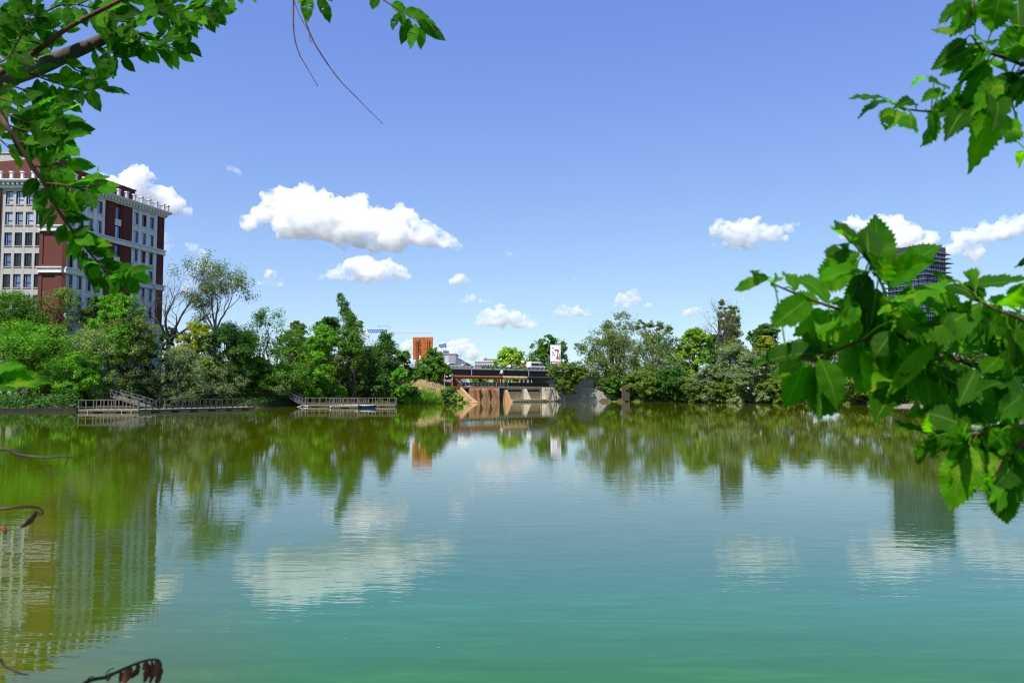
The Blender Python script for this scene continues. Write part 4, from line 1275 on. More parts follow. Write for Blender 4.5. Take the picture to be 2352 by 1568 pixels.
def pipes():
    root = empty('pipeline', DP + A(0, 0, 3.88), 0, 'upper thick rusty pipe crossing the dam, turning black towards its right end', 'pipe')
    for (s0, s1, r, m, nm) in ((-6, 13.2, .42, RUST, 'rusty_section'), (13.2, 21.6, .41, RUSTO, 'painted_section'), (21.6, 36, .47, TAR, 'wrapped_section')):
        b = MB()
        rng = random.Random(int(s0) + 50)
        k = max(3, int((s1 - s0) / .5))
        pts = [A(s0 + (s1 - s0) * i / k, -.6, 2.16) for i in range(k + 1)]
        b.tube(pts, [r * (1 + (rng.uniform(-.09, .07) if m is TAR else rng.uniform(-.015, .015))) for _ in pts], 14)
        b.build(nm, m, root, smooth=True)
    b = MB()
    for s in (-.2, 11.3):
        for o in (-1.1, -.1): b.bar(A(s - .5, o, 0), A(s, o, 1.8), .16)
        dbox(b, s - .25, s + .25, -1.2, 0, 1.6, 1.85)
        b.bar(A(s - .9, .1, .3), A(s - .1, .1, 1.7), .09)
    b.build('bracket', RUST, root)
    root = empty('pipeline', DP + A(0, 0, 3.88), 0, 'lower dark pipe lying behind the walkway railing of the dam', 'pipe')
    for (s0, s1, r, m, nm) in ((-3.2, 14.4, .40, concrete('rust_dark', (.11, .05, .035), .5, (.2, .07, .04)), 'rusty_section'), (14.4, 29.6, .46, TAR, 'wrapped_section'), (29.6, 33.0, .42, GREYP, 'bare_section')):
        b = MB()
        rng = random.Random(int(s0) + 70)
        k = max(3, int((s1 - s0) / .5))
        pts = [A(s0 + (s1 - s0) * i / k, -1.0, .50) for i in range(k + 1)]
        b.tube(pts, [r * (1 + (rng.uniform(-.08, .08) if m is TAR else 0)) for _ in pts], 14)
        b.build(nm, m, root, smooth=True)
    b = MB()
    b.lathe([(.0, -.85), (.6, -.7), (.85, -.2), (.85, .3), (.6, .75), (.25, .9), (.25, 1.1)], A(-1.6, -1.0, .75), 16)
    b.build('valve_body', concrete('valve_dark', (.045, .04, .04), .3, (.15, .05, .03)), root, smooth=True)
    b = MB()
    b.tube([A(-4.6, -.6, .55), A(-2.2, -.6, .55)], .42, 12)
    b.build('stub_pipe', RUST, root, smooth=True)
pipes()

# ------------------------------------------------------------------ road bridge behind the dam
BP = Vector((-16.4, 214, 0))
def bbox(b, s0, s1, o0, o1, z0, z1, mi=0):
    b.box(A((s0 + s1) / 2, (o0 + o1) / 2, (z0 + z1) / 2), (s1 - s0, o1 - o0, z1 - z0), ax=dd, ay=dn, mi=mi)
def bridge():
    root = empty('road_bridge', BP, 0, 'dark road bridge with grey railings running behind the dam and pipes', 'bridge')
    b = MB()
    bbox(b, -48, 62, -13, .4, 8.55, 8.95)
    b.build('deck', concrete('deck_concrete', (.34, .33, .30), .2), root)
    b = MB()
    bbox(b, -48, 62, .42, .62, 8.62, 9.0); bbox(b, -48, 62, .4, .5, 8.5, 8.6)
    b.build('edge_beam', concrete('edge_pale', (.52, .52, .50), .1), root)
    b = MB()
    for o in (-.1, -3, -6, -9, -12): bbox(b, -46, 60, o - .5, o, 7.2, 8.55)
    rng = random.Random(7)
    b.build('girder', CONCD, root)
    b = MB()
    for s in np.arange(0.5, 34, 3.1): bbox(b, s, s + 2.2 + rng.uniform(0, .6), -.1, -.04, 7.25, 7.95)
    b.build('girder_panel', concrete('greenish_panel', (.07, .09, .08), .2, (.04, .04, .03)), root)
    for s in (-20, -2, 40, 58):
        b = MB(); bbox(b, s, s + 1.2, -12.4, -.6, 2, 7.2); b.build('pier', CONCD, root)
    # far side abutment and shade under the deck
    b = MB(); bbox(b, -48, -3.0, -13, -1.2, 2, 7.2); bbox(b, 37, 62, -13, -.8, 2, 7.2); b.build('abutment', CONC, root)
    rl = MB()
    for z in (9.72, 10.05): rl.bar(A(-48, .3, z), A(62, .3, z), .09, .07)
    rail = rl.build('railing', GREYP, root)
    for s in np.arange(-46, 60, 1.75):
        if s < -22 or s > 44: continue
        q = MB(); q.bar(A(s, .3, 8.95), A(s, .3, 10.05), .1); q.build('railing_post', GREYP, rail)
    pl = MB()
    for s in np.arange(10.5, 44, 1.75): pl.box(A(s + .87, .22, 9.3), (1.5, .05, .62), ax=dd, ay=dn)
    pl.build('railing_panel', plain('dirty_panel', (.16, .17, .18), .7, scale=.8, c2=(.06, .06, .065)), root)
    g = MB()
    bbox(g, -48, 62, -2.6, -2.45, 9.25, 9.6)
    for s in np.arange(-46, 60, 3): g.bar(A(s, -2.5, 8.95), A(s, -2.5, 9.5), .12)
    g.build('crash_barrier', GALV, root)
    # tufts growing on the ledge
    rng = np.random.default_rng(3)
    Pp = []
    for s in (13.8, 14.4, 19.0, 22.6, 23.0, 23.4, 26.5, 17.2):
        q = rng.normal(0, 1, (60, 3)) * np.array([.28, .1, .22]); q[:, 2] = np.abs(q[:, 2])
        Pp.append(np.array(A(s, .55, 9.0)) + q)
    Pp = np.vstack(Pp)
    quads_mesh('ledge_weed', leaf_quads(Pp, unit(rng.normal(0, 1, Pp.shape)), .24, rng), LM['lime'], 4, root)
    return root
bridge()

def bpole(s, o, z0, z1, label, dish=False, base=BP):
    p = base + A(s, o, 0)
    root = empty('steel_post', Vector((p.x, p.y, z0)), 0, label, 'post', 'posts in front of the bridge girders')
    b = MB(); b.tube([(0, 0, 0), (0, 0, z1 - z0)], .13, 8)
    b.build('pole', GALV, root)
    if dish:
        b = MB()
        b.lathe([(0.02, 0), (.25, .04), (.5, .16), (.52, .2), (.25, .09), (.02, .05)], (0, 0, 0), 14)
        o2 = b.build('dish', GALV, root, smooth=True)
        o2.location = (-.35, -.2, z1 - z0 - .1); o2.rotation_euler = (R(75), 0, R(-28)); o2.scale = (1, 1.25, 1)
        b = MB(); b.bar((-.35, -.2, z1 - z0 - .2), (-1.2, -.9, z1 - z0 - .75), .07); b.build('feed_arm', GALV, root)
bpole(6.2, 1.2, 3.5, 8.5, 'first light grey post from the left in front of the bridge girder')
bpole(17.6, 1.2, 3.5, 8.1, 'post with a satellite dish in front of the bridge girder', True)
bpole(27.6, 1.2, 3.5, 8.5, 'light grey post nearest the golden bush in front of the bridge girder')

def mast(x, y0, y1, D, label, cam_side=1):
    p0 = at(x, y0, D); z1 = ZD(y1, D)
    g = min(ground_z(p0.x, D), p0.z)
    root = empty('camera_mast', (p0.x, D, g - .2), 0, label, 'mast')
    b = MB(); b.tube([(0, 0, 0), (0, 0, z1 - g + .2)], [.11, .085], 8); b.build('pole', GALV, root)
    b = MB(); b.bar((0, 0, z1 - g - .25), (cam_side * .45, -.1, z1 - g - .25), .05); b.box((cam_side * .5, -.12, z1 - g - .4), (.34, .2, .2)); b.build('camera_head', plain('white_plastic', (.75, .75, .75), .4, bmp=0), root)
mast(1021, 892, 858.5, 181, 'left one of two thin grey masts beside the round bush')
mast(1038.5, 888, 857, 183, 'right one of two thin grey masts, standing before the rusty pipe', -1)
mast(926.6, 868, 833, 183, 'lone grey lamp mast rising out of the bright sapling', -1)
mast(862, 880, 848, 176, 'thin bluish mast beside the dark round bush behind the short dock', 1)

def wing_wall():
    b = MB()
    D = 206
    p = [(1284, 925, 207.6), (1284, 890, 207.6), (1330, 889, 207.6), (1365, 893, 207.2), (1400, 906, 207.6), (1436, 917, 208), (1500, 920, 207.5), (1500, 925, 207.5)]
    front = [at(x, y, d) for x, y, d in p]
    front[0].z = -1; front[-1].z = -1
    n = len(front)
    back = [q + Vector((.6, 2.6 if 0 < i < n - 1 else 2.6, .0)) for i, q in enumerate(front)]
    foot = [Vector((q.x, q.y - (.2 + q.z * .15 if q.z > 0 else .6), -.6)) for q in front[1:-1]]
    V = front + back + foot
    fs = []
    for i in range(1, n - 2):
        fs.append((2 * n + i - 1, 2 * n + i, i + 1, i))
        fs.append((i, i + 1, n + i + 1, n + i))
    fs.append((2 * n, 1, n + 1)); 
    b.add(V, fs)
    o = b.build('wing_wall', concrete('wing_concrete', (.33, .32, .29), .3, (.25, .20, .11), .5, (.12, .12, .10)), fix=False)  # the dark streak colour partly stands in for shade from the trees
    tag(o, 'sloping pale concrete bank wall right of the dam, with tree shade partly painted in as dark streaks', 'retaining wall')
    root = empty('metal_plate', at(1437, 924, 202.5), 0, 'upright dark green metal plate with a rusty corner at the waterline', 'metal plate')
    root.location.z = 0
    b = MB(); b.box((0, 0, 2.0), (1.7, .06, 3.5)); b.build('sheet', concrete('green_sheet', (.035, .065, .042), .35, (.16, .045, .025), .3), root)
    b = MB()
    for x in (-.9, .9): b.bar((x, .05, -1), (x, .05, 4.0), .12)
    b.build('post', RUST, root)
    # stone kerb along the right shore
    b = MB()
    pts = [(1990, 155.5), (2050, 147.5), (2110, 140), (2170, 132.5), (2215, 127), (2300, 119), (2420, 108)]
    for (x0, d0), (x1, d1) in zip(pts[:-1], pts[1:]):
        a, c = Vector((XD(x0, d0), d0 - .6, .1)), Vector((XD(x1, d1), d1 - .6, .1))
        n = 5
        for i in range(n):
            q0, q1 = a.lerp(c, i / n), a.lerp(c, (i + .985) / n)
            b.bar(q0, q1, .5, .62 + .06 * math.sin(i * 2.3 + x0))
    tag(b.build('stone_kerb', CONCP), 'low pale stone kerb at the waterline behind the hanging leaf tips', 'kerb')
    # graffiti wall left of the bridge
    m, nt, out = nodes('graffiti')
    v = coords(nt, (1, 1, 1))
    wv = nt.nodes.new('ShaderNodeTexWave'); nt.links.new(coords(nt, (.6, .6, .8)), wv.inputs[0]); inp(wv, Scale=.8, Distortion=9.0, Detail=3.0)
    spz = nt.nodes.new('ShaderNodeSeparateXYZ'); nt.links.new(v, spz.inputs[0])
    paint = ramp(nt, wv.outputs[1], [(0, (.22, .14, .30)), (.3, (.36, .33, .36)), (.5, (.12, .30, .16)), (.7, (.42, .40, .10)), (.85, (.30, .18, .36)), (1, (.4, .4, .4))])
    col = mix(nt, ramp(nt, noise(nt, v, .9, 3), [(.35, 0), (.5, .9)]), (.34, .33, .32), paint)
    principled(nt, out, col, .9)
    b = MB()
    a, c = Vector((XD(938, 201), 201, 0)), Vector((XD(1000, 203), 203, 0))
    b.prism([a + Vector((0, 0, 3)), c + Vector((0, 0, 3)), c + Vector((0, 0, 6.4)), a + Vector((0, 0, 5.7))], (0, .5, 0))
    root = b.build('graffiti_wall', m); tag(root, 'low concrete wall sprayed with purple, green and yellow graffiti above the dry bank', 'wall')
    b = MB(); b.bar(a + Vector((0, .2, 5.8)), c + Vector((0, .2, 6.5)), .8, .16); b.build('coping', CONCP, root)
wing_wall()

# ------------------------------------------------------------------ rusty billboard, drill billboard, traffic
def txt(s, loc, size, mat, parent, rot=(PI / 2, 0, 0), name='lettering', align='LEFT', ext=.01, bold=0.0):
    cu = bpy.data.curves.new(name, 'FONT')
    cu.body = s; cu.size = size; cu.extrude = ext; cu.align_x = align; cu.offset = bold
    o = bpy.data.objects.new(name, cu); COL.objects.link(o)
    dg = bpy.context.evaluated_depsgraph_get()
    me = bpy.data.meshes.new_from_object(o.evaluated_get(dg))
    bpy.data.objects.remove(o)
    me.materials.clear(); me.materials.append(mat)
    o = bpy.data.objects.new(name, me); COL.objects.link(o)
    o.location = loc; o.rotation_euler = rot; o.parent = parent
    return o

def rusty_sign():
    D = 216
    c = at(971, 831, D)
    root = empty('rusty_billboard', (c.x, D, 3), 0, 'tall rusty orange sheet-metal billboard with spray-painted letters on its back', 'billboard')
    k = D / F
    def p(x, y, o=0): return Vector(((x - 971) * k, o, ZD(y, D) - 3))
    m, nt, out = nodes('rust_orange')
    n1 = noise(nt, coords(nt, (1, 1, .5)), .9, 7, .7); n2 = noise(nt, coords(nt, (2, 2, .25), loc=(5, 0, 0)), 1.2, 6, .7)
    col = ramp(nt, n1, [(.28, (.22, .055, .018)), (.5, (.42, .115, .022)), (.72, (.52, .20, .05))])
    col = mix(nt, ramp(nt, n2, [(.60, 0), (.72, .8)]), col, (.62, .50, .30))
    principled(nt, out, col, .9, 0, bump(nt, n1, .2, .05), .2)
    b = MB()
    b.prism([p(947.6, 774.5), p(994, 773.8), p(992, 831), p(949, 831)], (0, .7, 0))
    b.build('panel', m, root)
    b = MB()
    for x in (956.5, 965, 973.5, 982): b.bar(p(x, 775, -.01), p(x, 830, -.01), .05)
    for y in (788, 802, 816): b.bar(p(948, y, -.012), p(992.5, y, -.012), .04)
    b.build('sheet_seam', plain('seam_rust', (.16, .05, .02), .9), root)
    dk = plain('ladder_rust', (.05, .025, .018), .8)
    for x0, x1, y0, y1 in ((954.5, 959.8, 781, 836), (980, 985.8, 780, 836)):
        b = MB()
        b.bar(p(x0, y0, -.25), p(x0 + .6, y1, -.25), .055); b.bar(p(x1, y0 + .5, -.25), p(x1, y1, -.25), .13)
        for y in np.arange(y0 + 4, y1, 6.5): b.bar(p(x0, y, -.25), p(x1, y, -.25), .04)
        b.build('ladder', dk, root)
    ltr = plain('spray_black', (.02, .018, .018), .8, bmp=0); hal = plain('spray_yellow', (.62, .48, .16), .8, bmp=0)
    for i, ch in enumerate('SHAY'):
        q = p(963.5 + i * .5, 787.6 + i * 8.8, -.06)
        txt(ch, q - Vector((.62, 0, .02)), 1.3, hal, root, name='letter_glow', align='CENTER', bold=.035).location.x += .62
        txt(ch, q + Vector((0, -.02, 0)), 1.28, ltr, root, name='letter', align='CENTER', bold=.02)
    b = MB()
    b.prism([p(962.5, 817, -.05), p(966.5, 816, -.05), p(967, 826, -.05), p(963, 825, -.05)], (0, .03, 0))
    b.prism([p(949.5, 826, -.05), p(955, 825, -.05), p(955.5, 831, -.05), p(949.5, 831, -.05)], (0, .03, 0))
    b.build('paint_patch', plain('paint_pale', (.62, .60, .55), .8), root)
    b = MB()
    for x in (954, 962, 980, 988):
        b.bar(Vector(((x - 971) * k, .2, 0)), p(x, 831, .2), .18)
    for i in range(6):
        z0, z1 = i * 1.3, i * 1.3 + 1.3
        b.bar(Vector((-17 * k, .2, z0)), Vector((-9 * k, .2, z1)), .07); b.bar(Vector((-9 * k, .2, z0)), Vector((-17 * k, .2, z1)), .07)
    b.build('lattice_leg', dk, root)
rusty_sign()

def drill_billboard():
    D = 252
    c = at(1276, 836, D)
    root = empty('advertising_billboard', (c.x, D, 3), R(-3), 'white upright advertising billboard showing a red cordless drill and the price 199', 'billboard')
    k = D / F
    Wb, Hb = 24.2 * k, 45.5 * k
    z0 = ZD(836.5, D) - 3
    b = MB(); b.box((0, .28, z0 + Hb / 2), (Wb, .55, Hb)); b.box((0, .3, z0 / 2), (.6, .5, z0))
    b.build('casing', plain('billboard_grey', (.50, .50, .56), .5, bmp=0), root)
    wh = plain('poster_white', (.80, .81, .84), .5, var=.04, bmp=0)
    b = MB(); b.box((0, -.02, z0 + Hb / 2), (Wb * .92, .03, Hb * .965)); post = b.build('poster', wh, root)
    def q(u, v, o=-.05): return Vector((-Wb * .46 + u * Wb * .92, o, z0 + Hb * .0175 + v * Hb * .965))
    def card(pts, mat, nm, o=-.05, th=.02):
        b = MB(); b.prism([q(u, v, o) for u, v in pts], (0, th, 0)); return b.build(nm, mat, post)
    RED = plain('poster_red', (.55, .03, .04), .5, bmp=0); BLU = plain('poster_blue', (.03, .05, .42), .5, bmp=0); ORG = plain('poster_orange', (.75, .22, .08), .5, bmp=0); NAV = plain('poster_navy', (.03, .035, .10), .5, bmp=0)
    card([(0, 0), (1, 0), (1, .155), (0, .155)], ORG, 'bottom_band')
    card([(0, 0), (.68, 0), (.60, .115), (0, .115)], BLU, 'bottom_band', -.06)
    card([(.12, .03), (.56, .03), (.56, .075), (.12, .075)], wh, 'band_text', -.08)
    card([(.14, .835), (.17, .82), (.33, .82), (.36, .835), (.36, .855), (.33, .87), (.17, .87), (.14, .855)], RED, 'logo_pill')
    card([(0, .965), (1, .965), (1, .99), (0, .99)], NAV, 'top_line')
    # the drill: chuck, motor body, grip and battery pack
    dr = card([(.56, .74), (.62, .77), (.78, .765), (.86, .73), (.88, .68), (.83, .655), (.80, .57), (.74, .56), (.70, .60), (.66, .66), (.60, .69)], RED, 'drill_body', -.06)
    b = MB(); b.prism([q(u, v, -.08) for u, v in [(.38, .72), (.42, .765), (.56, .775), (.60, .72), (.54, .67), (.42, .69)]], (0, .02, 0)); b.build('drill_chuck', NAV, post)
    b = MB(); b.prism([q(u, v, -.08) for u, v in [(.66, .56), (.73, .575), (.76, .40), (.68, .39)]], (0, .02, 0)); b.build('drill_grip', NAV, post)
    b = MB(); b.prism([q(u, v, -.08) for u, v in [(.58, .38), (.66, .41), (.80, .40), (.82, .27), (.62, .24), (.57, .28)]], (0, .02, 0)); b.build('drill_battery', RED, post)
    for i, (v, w) in enumerate(((.645, .13), (.605, .18), (.565, .24), (.52, .30))):
        card([(.14, v), (.14 + w, v), (.14 + w, v + .016), (.14, v + .016)], NAV if i < 3 else GREYP, 'text_line', -.07)
    txt('199', q(.13, .395, -.06), .74, BLU, post, name='price', bold=.02)
    card([(.45, .48), (.52, .48), (.52, .495), (.45, .495)], BLU, 'price_decimals', -.07)
    # street lamp with a green banner in front of it
    D = 246
    c = at(1283.8, 842, D)
    k = D / F
    lp = empty('street_lamp', (c.x, D, 8.9), 0, 'thin street lamp with a green banner in front of the drill billboard', 'street lamp')
    zt = ZD(784, D) - 8.9
    b = MB(); b.tube([(0, 0, 0), (0, 0, zt)], [.1, .06], 8); b.tube([(0, 0, zt), (.5, 0, zt + .35), (1.3, 0, zt + .62)], .045, 6); b.build('pole', GALV, lp)
    b = MB(); b.box((1.6, 0, zt + .68), (.75, .3, .14), ax=(1, 0, .2), ay=(0, 1, 0)); b.build('lamp_head', GREYP, lp)
    b = MB(); b.box((.26, 0, (ZD(812.5, D) + ZD(826.5, D)) / 2 - 8.9), (.46, .06, 14 * k)); bn = b.build('banner', plain('banner_green', (.02, .16, .07), .6, bmp=0), lp)
    b = MB(); b.box((.26, -.05, ZD(819, D) - 8.9), (.2, .03, 9 * k)); b.build('banner_print', plain('banner_yellow', (.5, .5, .06), .6, bmp=0), bn)
drill_billboard()

def vehicle(kind, s, o, label, body, group='vehicles on the bridge'):
    p = BP + A(s, o, 8.95)
    root = empty(kind, p, math.atan2(dd.y, dd.x), label, 'van' if 'van' in kind else 'car', group)
    if 'van' in kind: L, Wd, prof = 6.2, 2.0, [(-3.1, .45), (3.1, .45), (3.15, 1.1), (2.35, 1.35), (1.55, 2.3), (1.2, 2.5), (-3.0, 2.55), (-3.1, 2.3)]
    else: L, Wd, prof = 4.3, 1.75, [(-2.15, .35), (2.15, .35), (2.15, .75), (1.2, .95), (.5, 1.42), (-1.1, 1.45), (-1.85, 1.0), (-2.15, .9)]
    b = MB(); b.prism([Vector((x, -Wd / 2, z)) for x, z in prof], (0, Wd, 0)); b.build('body', body, root, bevel=.06)
    g = MB()
    if 'van' in kind: g.prism([Vector((x, -Wd / 2 - .01, z)) for x, z in [(1.5, 2.15), (2.15, 1.42), (.6, 1.42), (.6, 2.15)]], (0, Wd + .02, 0)); g.prism([Vector((x, -Wd / 2 - .01, z)) for x, z in [(.4, 2.1), (.4, 1.42), (-2.8, 1.42), (-2.8, 2.1)]], (0, Wd + .02, 0))
    else: g.prism([Vector((x, -Wd / 2 - .01, z)) for x, z in [(1.05, .98), (.45, 1.36), (-1.05, 1.38), (-1.7, 1.0)]], (0, Wd + .02, 0))
    g.build('side_window', GLASS[2], root)
    for x in (-L * .31, L * .31):
        for y in (-Wd / 2 + .1, Wd / 2 - .1):
            w = MB(); w.tube([(x, y - .1, .33), (x, y + .1, .33)], .33, 14); w.build('wheel', TAR, root)
WHP = plain('white_car_paint', (.78, .78, .78), .3, var=.05, bmp=0, spec=.6)
SIL = plain('silver_car_paint', (.45, .46, .48), .3, .4, var=.05, bmp=0)
vehicle('white_van', 36.5, -5, 'white van driving over the right end of the bridge below the billboard', WHP)
vehicle('parked_car', 26.8, -4.6, 'low white car behind the railing left of the van', WHP)
vehicle('parked_car', 3.6, -4.6, 'white car at the left end of the bridge beside the tree', WHP)
vehicle('parked_car', 9.2, -4.8, 'silver car second from the left end of the bridge', SIL)

def walker():
    # one skinned figure walking along the pavement of the bridge
    p = BP + A(22.3, -.4, 8.95)
    J = {'pel': (0, 0, .95), 'spi': (0, .02, 1.15), 'che': (0, .0, 1.38), 'nec': (0, 0, 1.52), 'hea': (0, -.03, 1.64), 'top': (0, -.02, 1.76),
         'hl': (.1, 0, .92), 'kl': (.12, -.16, .50), 'fl': (.12, -.12, .08), 'tl': (.12, -.30, .04), 'hr': (-.1, 0, .92), 'kr': (-.12, .08, .50), 'fr': (-.12, .28, .12), 'tr': (-.12, .14, .04),
         'sl': (.2, 0, 1.44), 'el': (.26, .06, 1.16), 'wl': (.27, -.10, .96), 'dl': (.27, -.14, .87), 'sr': (-.2, 0, 1.44), 'er': (-.26, -.02, 1.16), 'wr': (-.27, -.2, 1.0), 'dr': (-.27, -.27, .94)}
    E = [('pel', 'spi'), ('spi', 'che'), ('che', 'nec'), ('nec', 'hea'), ('hea', 'top'), ('pel', 'hl'), ('hl', 'kl'), ('kl', 'fl'), ('fl', 'tl'), ('pel', 'hr'), ('hr', 'kr'), ('kr', 'fr'), ('fr', 'tr'),
         ('che', 'sl'), ('sl', 'el'), ('el', 'wl'), ('wl', 'dl'), ('che', 'sr'), ('sr', 'er'), ('er', 'wr'), ('wr', 'dr')]
    rad = {'pel': .14, 'spi': .13, 'che': .15, 'nec': .055, 'hea': .095, 'top': .075, 'hl': .09, 'hr': .09, 'kl': .06, 'kr': .06, 'fl': .045, 'fr': .045, 'tl': .035, 'tr': .035, 'sl': .07, 'sr': .07, 'el': .048, 'er': .048, 'wl': .035, 'wr': .035, 'dl': .03, 'dr': .03}
    ks = list(J)
    me = bpy.data.meshes.new('person'); me.from_pydata([J[k] for k in ks], [(ks.index(a), ks.index(b)) for a, b in E], [])
    o = bpy.data.objects.new('person', me); COL.objects.link(o)
    sk = o.modifiers.new('skin', 'SKIN'); o.modifiers.new('sub', 'SUBSURF').levels = 1
    lay = me.skin_vertices[0] if me.skin_vertices else None
    if lay is None:
        import bmesh
        bm = bmesh.new(); bm.from_mesh(me); bm.verts.layers.skin.verify(); bm.to_mesh(me); bm.free()
        lay = me.skin_vertices[0]
    for i, k in enumerate(ks): lay.data[i].radius = (rad[k], rad[k]); lay.data[i].use_root = (k == 'pel')
    dg = bpy.context.evaluated_depsgraph_get()
    m2 = bpy.data.meshes.new_from_object(o.evaluated_get(dg))
    bpy.data.objects.remove(o)
    m2.materials.clear()
    for m in (plain('dark_clothing', (.03, .03, .04), .9), plain('skin_tone', (.42, .26, .18), .6)): m2.materials.append(m)
    for f in m2.polygons: f.material_index = 1 if (f.center.z > 1.52 or f.center.z < .97 and abs(f.center.x) > .22) else 0
    o = bpy.data.objects.new('person', m2); COL.objects.link(o)
    o.location = p; o.rotation_euler = (0, 0, math.atan2(dd.y, dd.x) + PI / 2)
    tag(o, 'person in dark clothes walking behind the bridge railing', 'person')
    b = MB(); b.lathe([(.0, .0), (.1, .0), (.11, -.06), (.0, .06)], (0, -.02, 1.74), 10); b.build('hair', plain('dark_hair', (.02, .015, .012), .7), o)
walker()

# ------------------------------------------------------------------ cranes and far buildings
CW = plain('crane_white', (.72, .74, .78), .5, bmp=0); CB = plain('crane_blue', (.04, .10, .42), .5, bmp=0)
def lattice(b, p, q, w, n, up=Vector((0, 0, 1)), t=.12, tri=True):
    p, q = Vector(p), Vector(q)
    d = (q - p).normalized(); s = d.cross(up).normalized(); u = s.cross(d).normalized()
    cs = [s * w / 2, s * -w / 2, u * w * .9] if tri else [s * w / 2 + u * w / 2, s * w / 2 - u * w / 2, s * -w / 2 - u * w / 2, s * -w / 2 + u * w / 2]
    for c in cs: b.bar(p + c, q + c, t)
    for i in range(n):
        a0, a1 = p.lerp(q, i / n), p.lerp(q, (i + 1) / n)
        for j in range(len(cs)):
            c0, c1 = cs[j], cs[(j + 1) % len(cs)]
            b.bar(a0 + c0, a1 + c1, t * .6)
            if not tri or j == 0: b.bar(a0 + c0, a0 + c1, t * .6)
def crane(label, xm, ytop, D, jib, counter, tower_bot):
    base = Vector((XD(xm, D), D, 3))
    root = empty('tower_crane', base, 0, label, 'crane', 'tower cranes beyond the bridge')
    zt = ZD(ytop, D) - 3
    b = MB(); lattice(b, (0, 0, 0), (0, 0, zt), 2.0, 22, up=Vector((0, 1, 0)), t=.26, tri=False); b.build('mast', CW, root)
    q = at(jib[0], jib[1], D); q = q - base
    q0 = Vector((0, 0, zt + .4))
    b = MB(); lattice(b, q0.lerp(q, .24), q, 1.5, 22, t=.16); b.build('jib', CW, root)
    b = MB(); lattice(b, q0, q0.lerp(q, .24), 1.9, 8, t=.34); b.build('jib_root', CB, root)
    c = at(counter[0], counter[1], D) - base
    b = MB(); lattice(b, q0, c, 1.4, 5, t=.2); b.build('counter_jib', CW, root)
    b = MB(); b.box(c + Vector((.8, 0, -.3)), (2.0, 1.6, 2.0)); b.build('counterweight', plain('ballast', (.35, .35, .36), .9), root)
    b = MB(); b.box((.9, -1.3, zt - .9), (1.5, 1.4, 1.9)); b.tube([(0, 0, zt - .8), (0, 0, zt + .5)], 1.25, 12); b.build('cab', CW, root)
    return root, q0, q
r0, q0, q1 = crane('left tower crane with a long level boom above the dark upright tree', 843, 764.5, 520, (997, 764), (832, 762), 800)
b = MB(); b.bar(q0.lerp(q1, .16) + Vector((0, 0, 4.2)), q0.lerp(q1, .34) + Vector((0, 0, 4.0)), .14); b.bar(q0.lerp(q1, .20), q0.lerp(q1, .16) + Vector((0, 0, 4.2)), .12); b.bar(q0.lerp(q1, .30), q0.lerp(q1, .34) + Vector((0, 0, 4.0)), .12)
b.build('tie_bar', CB, r0)
crane('right tower crane with a boom rising to the right behind the white block', 1009, 800, 470, (1079, 787), (1000, 799.5), 820)

def far_block(name, x0, x1, ytop, D, depth, label, mat, cat='building', base=3.0, extra=None):
    a, c = XD(x0, D), XD(x1, D)
    z = ZD(ytop, D)
    root = empty(name, ((a + c) / 2, D, base), 0, label, cat)
    w = c - a
    b = MB(); b.box((0, depth / 2, (z - base) / 2), (w, depth, z - base)); b.build('wall', mat, root)
    b = MB(); b.box((0, depth / 2, z - base + .15), (w + .5, depth + .5, .35)); b.build('roof', plain('roof_edge_grey', (.30, .31, .33), .7, bmp=0), root)
    if extra: extra(root, w, z - base, depth)
    return root
def cube_extra(root, w, h, dp):
    b = MB(); b.box((w * .02, 3, h + .9), (2.0, 1.5, 1.2)); b.build('roof_unit', plain('unit_dark', (.12, .12, .13), .7), root)
    b = MB(); b.bar((-w * .12, 3, h), (-w * .12, 3, h + 2), .12); b.bar((-w * .02, 3, h), (-w * .02, 3, h + 4.2), .10); b.build('roof_aerial', DARKM, root)
    b = MB(); b.box((w / 2 - 1.4, -.06, h / 2), (2.8, .1, h)); b.build('shaded_side_strip', plain('cladding_shade', (.30, .31, .36), .6, bmp=0), root)  # grey strip on the front paints in the shaded right side
    b = MB()
    for i in range(1, 12): b.box((-w / 2 + i * w / 13, -.03, h / 2), (.08, .06, h))
    b.build('cladding_joint', plain('joint_grey', (.42, .42, .44), .6, bmp=0), root)
far_block('white_block_building', 998, 1046.5, 813.5, 310, 14, 'windowless white block building beside the rusty sign', plain('cladding_white', (.58, .58, .60), .6, var=.05, bmp=0), extra=cube_extra)
def win_rows(root, w, h, dp, nx=8, nz=3):
    b = MB()
    for i in range(nx):
        for j in range(nz): b.box((-w / 2 + (i + .5) * w / nx, -.05, h - 2.2 - j * 3.3), (w / nx * .6, .08, 1.5))
    b.build('window_row', GLASS[2], root)
far_block('low_building', 1091, 1136, 831.5, 430, 20, 'low cream building whose roof shows above the bridge railing', plain('cream_far', (.55, .50, .42), .8, bmp=0), extra=win_rows)
far_block('white_building', 1111, 1142, 825.5, 480, 20, 'white stepped building behind the low cream building', plain('white_far', (.62, .63, .64), .8, bmp=0), extra=win_rows)
def curved(root, w, h, dp):
    b = MB(); b.prism([Vector((-w / 2 + w * i / 10, 0, h + 2.6 * math.cos(PI / 2 * i / 10))) for i in range(11)] + [Vector((-w / 2, 0, h))], (0, dp, 0)); b.build('curved_roof', plain('zinc', (.16, .19, .25), .4, .4, bmp=0), root)
far_block('glass_hall', 1047.5, 1071, 833, 400, 18, 'grey glazed hall with a curved roof right of the white block', GLASS[3], extra=curved)
far_block('dark_block_building', 836, 858, 795, 330, 14, 'dark grey-green block between the leaning poplar and the upright dark tree', plain('dark_cladding', (.07, .09, .085), .6, bmp=0), extra=win_rows)
